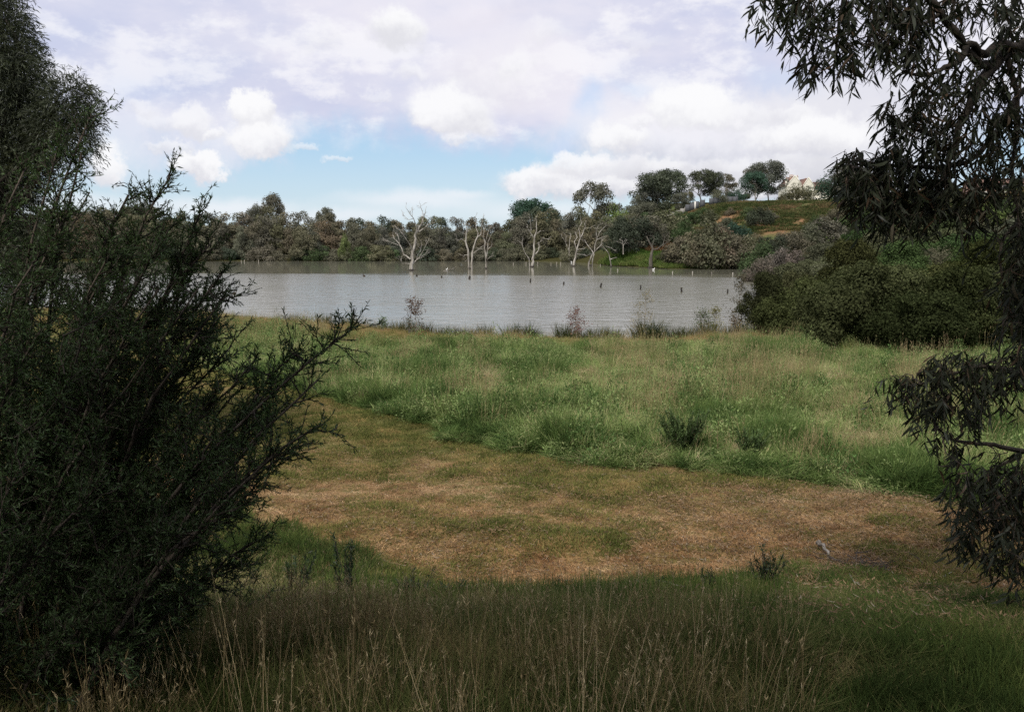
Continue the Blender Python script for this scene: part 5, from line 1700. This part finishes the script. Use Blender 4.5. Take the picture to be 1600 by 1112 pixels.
for (px, py, d, bx, by) in stems:
    tip = at(px, py, d)
    base = np.array([bx + rs.normal() * .12, by + rs.normal() * .1, gz(bx, by) - .05])
    Lh = np.linalg.norm(tip - base)
    ctrl = (base + tip) / 2 + np.array([-.16 * Lh * (1 if tip[0] > base[0] else -.3), rs.normal() * .05, .07 * Lh])
    tt = np.linspace(0, 1, 12)[:, None]
    pts = (1 - tt) ** 2 * base + 2 * tt * (1 - tt) * ctrl + tt ** 2 * tip
    pts[1:-1] += rs.normal(size=(10, 3)) * .010
    mb = MB()
    mb.tube(pts, np.linspace(.016, .0035, 12) * min(1.2, .6 + Lh * .25), 6)
    part_of(mb.build('stem', M_bark, smooth=True), shrub)
    ns = int(Lh * 20) + 8
    for k in range(ns):
        f = 1 - rs.uniform(0, .86) ** 1.05
        x_ = f * 11; i = min(10, int(x_)); q = pts[i] + (pts[i + 1] - pts[i]) * (x_ - i)
        ax = unit(pts[i + 1] - pts[i])
        d_ = unit(ax * 1.0 + rs.normal(size=3) * np.array([.62, .8, .55]) + np.array([0, 0, .12]))
        ln = rs.uniform(.16, .46) * (1.12 - .85 * f)
        grow(q, d_, ln, .0042, 0)
    leafy_twig(pts[-2], pts[-1] + (pts[-1] - pts[-2]) * .2, 26, .55, .033)
# low inner growth that closes the foot of the shrub
for k in range(700):
    x_, y_ = rs.uniform(-4.4, -1.75), rs.uniform(3.6, 5.4)
    px_c = x_ / y_ * F_PX + 800
    if px_c > 400: continue
    z_ = gz(x_, y_)
    hmax = min(2.1, .55 + 1.7 * sst(430, 60, px_c))
    q = np.array([x_, y_, z_ + rs.uniform(.0, 1.0) * hmax])
    grow(q, unit(rs.normal(size=3) * .5 + np.array([.12, 0, .9])), rs.uniform(.22, .5), .004, 0)
part_of(twigmb.build('twigs', M_bark_dark, kind='stuff'), shrub)
LP, LD, LN, LL = map(np.concatenate, (LP, LD, LN, LL))
ok = LP[:, 1] > 1.2
LP, LD, LN, LL = LP[ok], LD[ok], LN[ok], LL[ok]
n_left = len(LP)
COL_SHRUB = (.054, .086, .036, 1)
# the 300 leaves that stand out against the light ground and sky as parts of their own
pxs = LP[:, 0] / (LP[:, 1] * CT - (LP[:, 2] - CAM_Z) * ST) * F_PX + 800
score = pxs + rs.uniform(0, 60, n_left)
order = np.argsort(-score * (LL > .026))
first = order[:300]
rest_ = order[300:]
leaf_parts(shrub, LP[first], LD[first], LN[first], LL[first], M_leaf_near, .2, color=COL_SHRUB)
V, F = rhombs(LP[rest_], LD[rest_], LN[rest_], LL[rest_], LL[rest_] * .21)
fo = obj('foliage', np_mesh('foliage', V, F, [M_leaf_near]), kind='stuff')
fo.color = COL_SHRUB
part_of(fo, shrub)
print('shrub leaves', n_left)

# ------------------------------------------------------------------ fine-leaved tree behind the shrub (upper left)
lt = thing_at('tree', (-9.2, 14.5, gz(-9.2, 14.5)), 'dark drooping fine-leaved tree at the left edge behind the large shrub', 'tree')
mb = MB()
base = np.array([-9.2, 14.5, gz(-9.2, 14.5) - .3])
topc = at(15, 80, 14.5)
trk = limb_pts(base, topc, rs, .02, 8)
mb.tube(trk, np.linspace(.17, .05, 8), 8)
part_of(mb.build('trunk', M_bark_dark, smooth=True), lt)
tb = []
for (px, py, rx, d) in ((18, 70, 48, 14.5), (40, 110, 42, 14.3), (10, 150, 62, 14.5), (50, 175, 32, 14.4), (-40, 100, 90, 14.8), (20, 30, 34, 14.5), (118, 155, 34, 14.0), (100, 185, 34, 14.1), (135, 185, 26, 13.9), (122, 215, 34, 14.0), (85, 215, 34, 14.2), (128, 135, 20, 14.0),
                        (20, 240, 60, 14.6), (-40, 250, 90, 14.8), (50, 260, 32, 14.4), (20, 320, 55, 14.6), (20, 400, 60, 14.5), (-60, 400, 100, 14.8), (-120, 40, 120, 15.5), (-90, 200, 120, 15.5), (-140, -80, 130, 15.5), (-30, -30, 50, 14.8)):
    px, rx = (px - 12, rx * .84) if px > 0 else (px, rx)
    c_ = at(px, py, d)
    tb.append((*c_, rx * d / F_PX))
nL = 190000
B = np.array(tb)
wg = B[:, 3] ** 2.0
wg[18:21] *= .3
wg[6:12] *= 1.3
idx = rs.choice(len(B), nL // 9, p=wg / wg.sum())
dd = unit(rs.normal(size=(nL // 9, 3)))
S0 = B[idx, :3] + dd * (B[idx, 3] * rs.uniform(.15, 1, len(idx)) ** .5)[:, None]
# each shoot: nine narrow leaves along an arching, then hanging twig
ax = unit(dd * np.array([1, 1, .5]) + rs.normal(size=dd.shape) * .5 + np.array([0, 0, .15]))
q = np.repeat(np.arange(len(idx)), 9)
f = np.tile(np.linspace(.1, 1, 9), len(idx))[:, None]
P = S0[q] + ax[q] * f * .30 + np.array([0, 0, -1]) * f ** 2 * .14 + rs.normal(size=(len(q), 3)) * .012
Dn = unit(ax[q] + np.array([0, 0, -1.0]) * f * .9 + rs.normal(size=(len(q), 3)) * .55)
V, F = rhombs(P, Dn, rs.normal(size=(len(q), 3)), rs.uniform(.06, .115, len(q)), rs.uniform(.010, .017, len(q)))
fo = obj('crown', np_mesh('crown', V, F, [M_leaf_near]))
fo.color = (.052, .060, .038, 1)
part_of(fo, lt)
for b_ in tb[:16]:
    mb = MB()
    s = trk[min(7, max(2, int((b_[2] - base[2]) / (topc[2] - base[2]) * 7) - 1))]
    mb.tube(limb_pts(s, b_[:3], rs, .04, 6, .06), np.linspace(.05, .012, 6), 5)
    part_of(mb.build('limb', M_bark_dark), lt)

# ------------------------------------------------------------------ near gum on the right
gum = thing_at('gum_tree', (5.9, 6.6, gz(5.9, 6.6)), 'near gum tree at the right edge with drooping dark leaves and bent limbs', 'tree')
def A(*t): return at(*t)
trunk_pts = np.array([(5.9, 6.6, gz(5.9, 6.6) - .3), (5.85, 6.6, 3.5), (5.7, 6.5, 5.5), (5.5, 6.6, 7.6), (5.2, 6.2, 9.6), (4.6, 5.0, 11.4)])
mb = MB(); mb.tube(trunk_pts, [.30, .25, .22, .20, .16, .10], 12, False)
part_of(mb.build('trunk', M_bark_dark, smooth=True), gum)
limbs = {
    'a': ([tuple(trunk_pts[3]), A(1690, 30, 6.8), A(1640, 62, 6.7), A(1594, 76, 6.6), A(1572, 84, 6.6), A(1548, 108, 6.5), A(1522, 148, 6.4), A(1503, 190, 6.35), A(1488, 235, 6.3), A(1475, 280, 6.3)], .075, .012),
    'b': ([A(1594, 76, 6.6), A(1560, 72, 6.5), A(1538, 86, 6.4), A(1514, 68, 6.3), A(1500, 92, 6.2), A(1476, 108, 6.15), A(1440, 118, 6.1), A(1410, 112, 6.05)], .038, .008),
    'c': ([A(1548, 108, 6.5), A(1526, 96, 6.4), A(1506, 72, 6.3), A(1470, 20, 6.2), A(1430, -30, 6.1), A(1370, -60, 6.0), A(1290, -60, 6.0), A(1230, -40, 5.95)], .034, .010),
    'd': ([A(1660, 130, 6.9), A(1600, 142, 6.9), A(1568, 190, 6.8), A(1530, 240, 6.7), A(1480, 262, 6.6), A(1420, 262, 6.5), A(1360, 256, 6.4), A(1318, 254, 6.35)], .035, .006),
    'e': ([tuple(trunk_pts[2]), A(1700, 560, 6.7), A(1640, 580, 6.6), A(1598, 584, 6.5), A(1560, 576, 6.5), A(1528, 572, 6.4), A(1470, 590, 6.3), A(1410, 606, 6.2)], .035, .006),
    'f': ([tuple(trunk_pts[1]), A(1720, 725, 6.7), A(1640, 716, 6.6), A(1600, 706, 6.6), A(1552, 696, 6.5), A(1502, 690, 6.4), A(1462, 668, 6.3)], .034, .008),
    'g': ([A(1600, 706, 6.6), A(1560, 730, 6.5), A(1530, 750, 6.4), A(1505, 775, 6.4)], .014, .005),
    'h': ([tuple(trunk_pts[1]), A(1720, 780, 6.4), A(1640, 770, 6.3), A(1580, 775, 6.2), A(1530, 800, 6.2)], .03, .006),
    'i': ([A(1503, 190, 6.35), A(1460, 210, 6.3), A(1420, 200, 6.2), A(1385, 175, 6.1)], .014, .005),
    'j': ([A(1572, 84, 6.6), A(1590, 170, 6.6), A(1582, 260, 6.6), A(1592, 350, 6.6), A(1580, 430, 6.5)], .022, .007),
    'k': ([A(1470, 20, 6.2), A(1440, 40, 6.1), A(1400, 20, 6.05), A(1380, 60, 6.0)], .014, .005),
    'l': ([tuple(trunk_pts[4]), A(1700, -250, 6.4), A(1560, -180, 6.2), A(1420, -150, 6.0), A(1300, -110, 5.9)], .06, .015),
    'm': ([A(1590, 350, 6.6), A(1560, 390, 6.5), A(1572, 470, 6.5), A(1560, 560, 6.5)], .012, .006),
}
limb_points = []
for k_, (pts, r0, r1) in limbs.items():
    pts = np.array(pts)
    if k_ in 'd': pts = np.vstack([[trunk_pts[3] + (0, .1, -.3)], pts])
    tt = np.linspace(0, len(pts) - 1, (len(pts) - 1) * 4 + 1)
    # smooth through the points (Catmull-Rom)
    Q = []
    for t_ in tt:
        i = min(len(pts) - 2, int(t_)); u = t_ - i
        p0, p1, p2, p3 = pts[max(0, i - 1)], pts[i], pts[i + 1], pts[min(len(pts) - 1, i + 2)]
        Q.append(.5 * ((2 * p1) + (-p0 + p2) * u + (2 * p0 - 5 * p1 + 4 * p2 - p3) * u * u + (-p0 + 3 * p1 - 3 * p2 + p3) * u ** 3))
    Q = np.array(Q)
    Q[1:-1] += rs.normal(size=(len(Q) - 2, 3)) * .006
    mb = MB(); mb.tube(Q, np.linspace(r0, r1, len(Q)), 8, False)
    part_of(mb.build('limb', M_bark_dark, smooth=True), gum)
    limb_points.append(Q[3:])
LPt = np.concatenate(limb_points)
clusters = [  # px, py, rx, ry, distance, sprays, droop(m)
    (1205, 12, 22, 18, 5.9, 10, .22), (1190, 42, 12, 8, 5.9, 3, .12), (1240, 15, 26, 30, 5.9, 24, .35), (1275, 30, 26, 40, 5.95, 30, .4), (1310, 25, 28, 50, 6.0, 34, .42), (1340, 40, 22, 55, 6.0, 22, .42),
    (1270, 118, 16, 8, 5.95, 4, .16), (1300, 90, 22, 20, 6.0, 10, .25), (1328, 95, 20, 16, 6.0, 10, .25),
    (1385, 20, 22, 30, 6.05, 22, .35), (1410, 30, 30, 50, 6.1, 44, .42), (1440, 40, 24, 50, 6.1, 36, .42), (1400, 95, 24, 26, 6.1, 18, .25), (1430, 90, 18, 20, 6.1, 14, .25),
    (1480, 15, 30, 30, 6.2, 18, .3), (1530, 20, 40, 26, 6.4, 26, .3), (1580, 25, 30, 30, 6.5, 26, .3), (1500, 130, 40, 30, 6.3, 22, .3), (1470, 150, 26, 24, 6.2, 18, .3), (1560, 140, 30, 40, 6.5, 26, .35), (1590, 110, 20, 60, 6.6, 26, .35),
    (1385, 175, 16, 20, 6.1, 12, .2), (1410, 195, 26, 22, 6.2, 26, .25), (1440, 175, 28, 24, 6.2, 20, .25), (1445, 225, 30, 22, 6.3, 22, .25),
    (1490, 215, 26, 36, 6.3, 24, .3), (1530, 190, 30, 40, 6.4, 24, .35), (1575, 215, 30, 44, 6.5, 36, .4), (1530, 262, 36, 30, 6.5, 26, .3),
    (1318, 262, 14, 10, 6.35, 7, .2), (1345, 275, 22, 22, 6.4, 28, .3), (1345, 310, 26, 28, 6.4, 34, .25), (1385, 290, 30, 34, 6.4, 52, .32), (1430, 290, 30, 36, 6.5, 54, .32), (1475, 290, 26, 36, 6.5, 40, .32), (1425, 345, 40, 26, 6.5, 40, .28), (1380, 335, 28, 22, 6.4, 26, .25), (1480, 340, 26, 26, 6.5, 26, .25),
    (1525, 320, 24, 34, 6.5, 30, .3), (1532, 365, 14, 24, 6.5, 12, .25), (1585, 290, 26, 44, 6.6, 34, .35),
    (1600, 385, 16, 30, 6.6, 22, .35), (1602, 440, 16, 50, 6.6, 44, .4), (1602, 510, 14, 40, 6.5, 40, .35), (1590, 470, 8, 50, 6.5, 14, .3),
    (1405, 612, 18, 12, 6.2, 20, .24), (1432, 618, 16, 12, 6.25, 8, .24), (1460, 598, 22, 18, 6.3, 26, .25), (1495, 590, 30, 22, 6.4, 44, .3), (1540, 600, 30, 26, 6.4, 50, .3), (1585, 600, 24, 34, 6.5, 46, .32),
    (1448, 645, 18, 18, 6.3, 20, .28), (1480, 655, 24, 18, 6.35, 30, .3), (1520, 650, 26, 20, 6.4, 30, .28), (1475, 705, 18, 14, 6.3, 12, .26), (1500, 720, 16, 14, 6.4, 10, .22), (1580, 735, 26, 22, 6.5, 22, .22), (1545, 745, 22, 18, 6.4, 10, .22),
    (1505, 775, 18, 18, 6.2, 26, .3), (1540, 785, 26, 22, 6.2, 52, .35), (1585, 790, 26, 30, 6.2, 60, .4), (1555, 830, 40, 24, 6.2, 60, .3), (1595, 850, 24, 24, 6.2, 44, .25), (1510, 815, 16, 16, 6.2, 26, .22), (1520, 850, 22, 16, 6.25, 36, .2), (1570, 880, 30, 16, 6.2, 44, .2), (1610, 900, 30, 20, 6.2, 40, .25), (1600, 820, 20, 40, 6.3, 40, .3),
]
GP, GD, GN, GL = [], [], [], []
spray = MB()
for (px, py, rx, ry, d, ns, dr) in clusters:
    if py > 760: rx, ns = rx * 1.35, ns * .72
    for s_ in range(int(ns * (.58 if py < 260 else .66 if py < 580 else .46)) + 1):
        a, r_ = rs.uniform(0, 2 * PI), math.sqrt(rs.uniform())
        st_ = at(px + rx * r_ * math.cos(a), py + ry * r_ * math.sin(a) - dr * 95, d + rs.normal() * .22)
        Ld = dr * rs.uniform(.6, 1.1)
        side = np.array([rs.normal() * .35, rs.normal() * .35, 0]) + np.array([-.12, 0, 0])
        tt = np.linspace(0, 1, 6)[:, None]
        pts = st_ + side * Ld * tt ** .7 * .8 + np.array([0, 0, -1]) * Ld * tt ** 1.5 + np.array([0, 0, 1]) * Ld * .12 * np.sin(tt * PI)
        spray.tube(pts, np.linspace(.0028, .0012, 6), 3, False)
        if s_ % 4 == 0:
            j = np.argmin(np.linalg.norm(LPt - st_, axis=1))
            q0 = LPt[j]
            if np.linalg.norm(q0 - st_) < 1.6:
                spray.tube(limb_pts(q0, st_, rs, .06, 6, .05), np.linspace(.006, .0028, 6), 4, False)
        n_ = int(12 * Ld / .3) + 4
        f = rs.uniform(.08, 1, n_)
        i = np.minimum(4, (f * 5).astype(int))
        P = pts[i] + (pts[i + 1] - pts[i]) * (f * 5 - i)[:, None]
        Dn = np.stack([rs.normal(size=n_) * .7, rs.normal(size=n_) * .7, -np.ones(n_)], 1) + side * .5
        GP.append(P); GD.append(unit(Dn)); GN.append(rs.normal(size=(n_, 3))); GL.append(rs.uniform(.06, .14, n_))
part_of(spray.build('twigs', M_bark_dark, kind='stuff'), gum)
GP, GD, GN, GL = map(np.concatenate, (GP, GD, GN, GL))
pxs = GP[:, 0] / GP[:, 1] * F_PX + 800
order = np.argsort(pxs - GL * 900 + rs.uniform(0, 160, len(pxs)))
first, rest_ = order[:300], order[300:]
leaf_parts(gum, GP[first], GD[first], GN[first], GL[first], M_gum_leaf, .15)
V, F = lances(GP[rest_], GD[rest_], GN[rest_], GL[rest_], GL[rest_] * rs.uniform(.11, .18, len(rest_)), rs.uniform(-.8, .9, len(rest_)))
part_of(obj('foliage', np_mesh('foliage', V, F, [M_gum_leaf]), kind='stuff'), gum)
print('gum leaves', len(GP))
# the crown goes on above and behind the viewpoint (it shades the near bank)
n_ = 30000
cb = []
for k in range(46):
    x_, y_ = rs.uniform(-6.5, 9), rs.uniform(-8, 1.0)
    z_ = rs.uniform(8.0, 10.8)
    r_ = rs.uniform(.8, 1.5)
    if z_ - r_ < 5 + .31 * (y_ + r_) + .5: continue
    cb.append((x_, y_, z_, r_))
V, F = crown_geo(rs, cb, n_, .17, up=.1, jit=.9, droop=1.0)
keep = (V.reshape(-1, 4, 3)[:, :, 2].min(1) > 5.35 + .30 * np.maximum(0, V.reshape(-1, 4, 3)[:, :, 1].max(1)))
V = V.reshape(-1, 4, 3)[keep].reshape(-1, 3)
F = np.arange(len(V)).reshape(-1, 4)
part_of(obj('crown', np_mesh('crown', V, F, [M_gum_leaf])), gum)
for b_ in cb[::3]:
    mb = MB(); mb.tube(limb_pts(trunk_pts[5] if b_[2] > 10 else trunk_pts[4], (b_[0], b_[1], max(b_[2], 8.4)), rs, .03, 6, .08), np.linspace(.08, .02, 6), 6)
    part_of(mb.build('limb', M_bark_dark), gum)
# unseen trees added around the viewpoint to block sky light from the bank
for i, (x_, y_, h_, pr_) in enumerate(((-7.5, -5, 9, 0), (-2.5, -9, 10, 1), (4, -10, 10, 2), (9.5, -4, 9, 3), (-11, 2, 7.5, 4), (11.5, 5, 8, 0))):
    put_tree('screening_tree', P_belt[pr_], x_, y_, h_, 10, 'dark', ['dense tree behind the viewpoint on the left', 'dense tree directly behind the viewpoint', 'dense tree behind the viewpoint on the right', 'dense tree right beside the viewpoint',
             'dense tree beyond the left of the large near shrub', 'dense tree beyond the trunk of the near gum'][i], group='trees around the viewpoint', rs=rt)

# ------------------------------------------------------------------ small woody seedlings on the bank crest
def seedling(px, py_base, py_top, d, wpx, label, seed, col=(.032, .050, .028, 1), n=10, dens=1.0, wl=.17):
    rs_ = np.random.RandomState(seed)
    base = at(px, py_base, d)
    base[2] = gz(base[0], d) - .02
    top = at(px, py_top, d)
    h = max(.12, top[2] - base[2])
    w_ = wpx * d / F_PX * .5
    e_ = thing_at('seedling_shrub', tuple(base), label, 'shrub', 'small shrubs along the bank crest')
    P_, D_, N_, L_ = [], [], [], []
    mb = MB()
    for k in range(n):
        a = rs_.uniform(0, 2 * PI)
        tip = base + np.array([math.cos(a) * w_ * rs_.uniform(.3, 1.25), math.sin(a) * w_ * rs_.uniform(.2, 1), h * (1.0 if k == 0 else rs_.uniform(.55, .95))])
        pts = limb_pts(base + rs_.normal(size=3) * (.02, .02, 0), tip, rs_, .03, 6)
        mb.tube(pts, np.linspace(.005, .002, 6), 4, False)
        m_ = int(h / .012 * 1.6 * dens)
        f = rs_.uniform(.25, 1.03, m_)
        P = pts[0] + (pts[-1] - pts[0]) * f[:, None]
        D0 = unit(pts[-1] - pts[0])
        P_.append(P); D_.append(D0 * .9 + rs_.normal(size=(m_, 3)) * .6); N_.append(rs_.normal(size=(m_, 3))); L_.append(rs_.uniform(.03, .065, m_))
    part_of(mb.build('stems', M_bark_dark, kind='stuff'), e_)
    P_, D_, N_, L_ = map(np.concatenate, (P_, D_, N_, L_))
    V, F = rhombs(P_, D_, N_, L_, L_ * wl)
    o = obj('foliage', np_mesh('foliage', V, F, [M_leaf_near]), kind='stuff')
    o.color = col
    part_of(o, e_)
seedling(543, 945, 838, 7.5, 48, 'upright small shrub with three leaders on the bank crest beside the bare earth', 1, n=9)
seedling(1199, 915, 858, 7.9, 60, 'bushy dark shrublet at the right end of the bank crest', 2, n=16)
seedling(1104, 940, 888, 7.6, 22, 'thin dark seedling left of the bushy dark shrublet', 3, n=5)
seedling(1015, 930, 903, 7.8, 34, 'low dark seedling in the middle right of the bank crest', 4, n=8)
seedling(870, 930, 905, 7.8, 26, 'pale tipped low seedling in the middle of the bank crest', 5, n=7)
seedling(712, 945, 905, 7.3, 44, 'dark low seedling under the reddest bare earth', 6, n=8)
seedling(650, 945, 890, 7.3, 60, 'wide low shrublet left of the middle of the bank crest', 7, n=12)
seedling(462, 900, 856, 8.0, 60, 'low seedling against the right edge of the large shrub', 8, n=8)
seedling(1065, 725, 640, 15.8, 70, 'dark green bushy weed at the front edge of the tall meadow', 9, n=70, col=(.085, .130, .050, 1), dens=1.0, wl=.34)
seedling(1175, 720, 668, 15.6, 46, 'second dark green weed right of the bigger one at the meadow edge', 10, n=44, col=(.085, .130, .050, 1), dens=1.0, wl=.34)

# ------------------------------------------------------------------ fallen sticks and the heap of twigs
def stick(pix, r, label, mat, lift=.02, group=None):
    P = []
    for (px, py) in pix:
        g_ = ground_at(px, py, 2, 60)
        P.append((g_[0], g_[1], g_[2] + lift + r))
    P = np.array(P)
    mb = MB()
    tt = np.linspace(0, len(P) - 1, (len(P) - 1) * 3 + 1)
    Q = np.stack([np.interp(tt, range(len(P)), P[:, c]) for c in range(3)], 1)
    Q[1:-1] += rs.normal(size=(len(Q) - 2, 3)) * r * .5
    mb.tube(Q, np.linspace(r, r * .5, len(Q)), 6)
    tag(mb.build('stick', mat, smooth=True), label, 'stick', group)
stick([(1277, 857), (1285, 862), (1294, 876)], .028, 'pale stick lying on the grass below the near gum', M_bark_pale, .05)
stick([(1294, 877), (1310, 883), (1330, 887)], .018, 'brown stick running right from the pale one', M_bark, .03)
stick([(1022, 927), (1045, 929), (1062, 936), (1080, 938), (1104, 937)], .012, 'crooked pale stick in the grass of the bank crest', M_bark_pale, .12)
stick([(1326, 900), (1335, 915), (1350, 922)], .010, 'thin pale twig beside the twig heap', M_bark_pale, .03)
stick([(1472, 908), (1480, 902), (1487, 899)], .010, 'short pale twig under the near gum', M_bark_pale, .03)
stick([(1395, 905), (1410, 912), (1425, 915)], .010, 'pale twig between the heap and the short one', M_bark_pale, .03)
g_ = ground_at(1338, 892, 2, 60)
hp = thing_at('twig_heap', tuple(g_), 'low dark heap of fallen twigs beside the pale stick', 'twigs')
mb = MB()
for k in range(90):
    a = g_ + np.array([rs.normal() * .28, rs.normal() * .25, rs.uniform(0, .10)])
    dd = unit(rs.normal(size=3) * np.array([1, 1, .22]))
    mb.tube(limb_pts(a, a + dd * rs.uniform(.1, .35), rs, .06, 4), [.006, .005, .004, .002], 4, False)
part_of(mb.build('twigs', M_bark, kind='stuff'), hp)
print('objects', len(bpy.data.objects), 'script done')
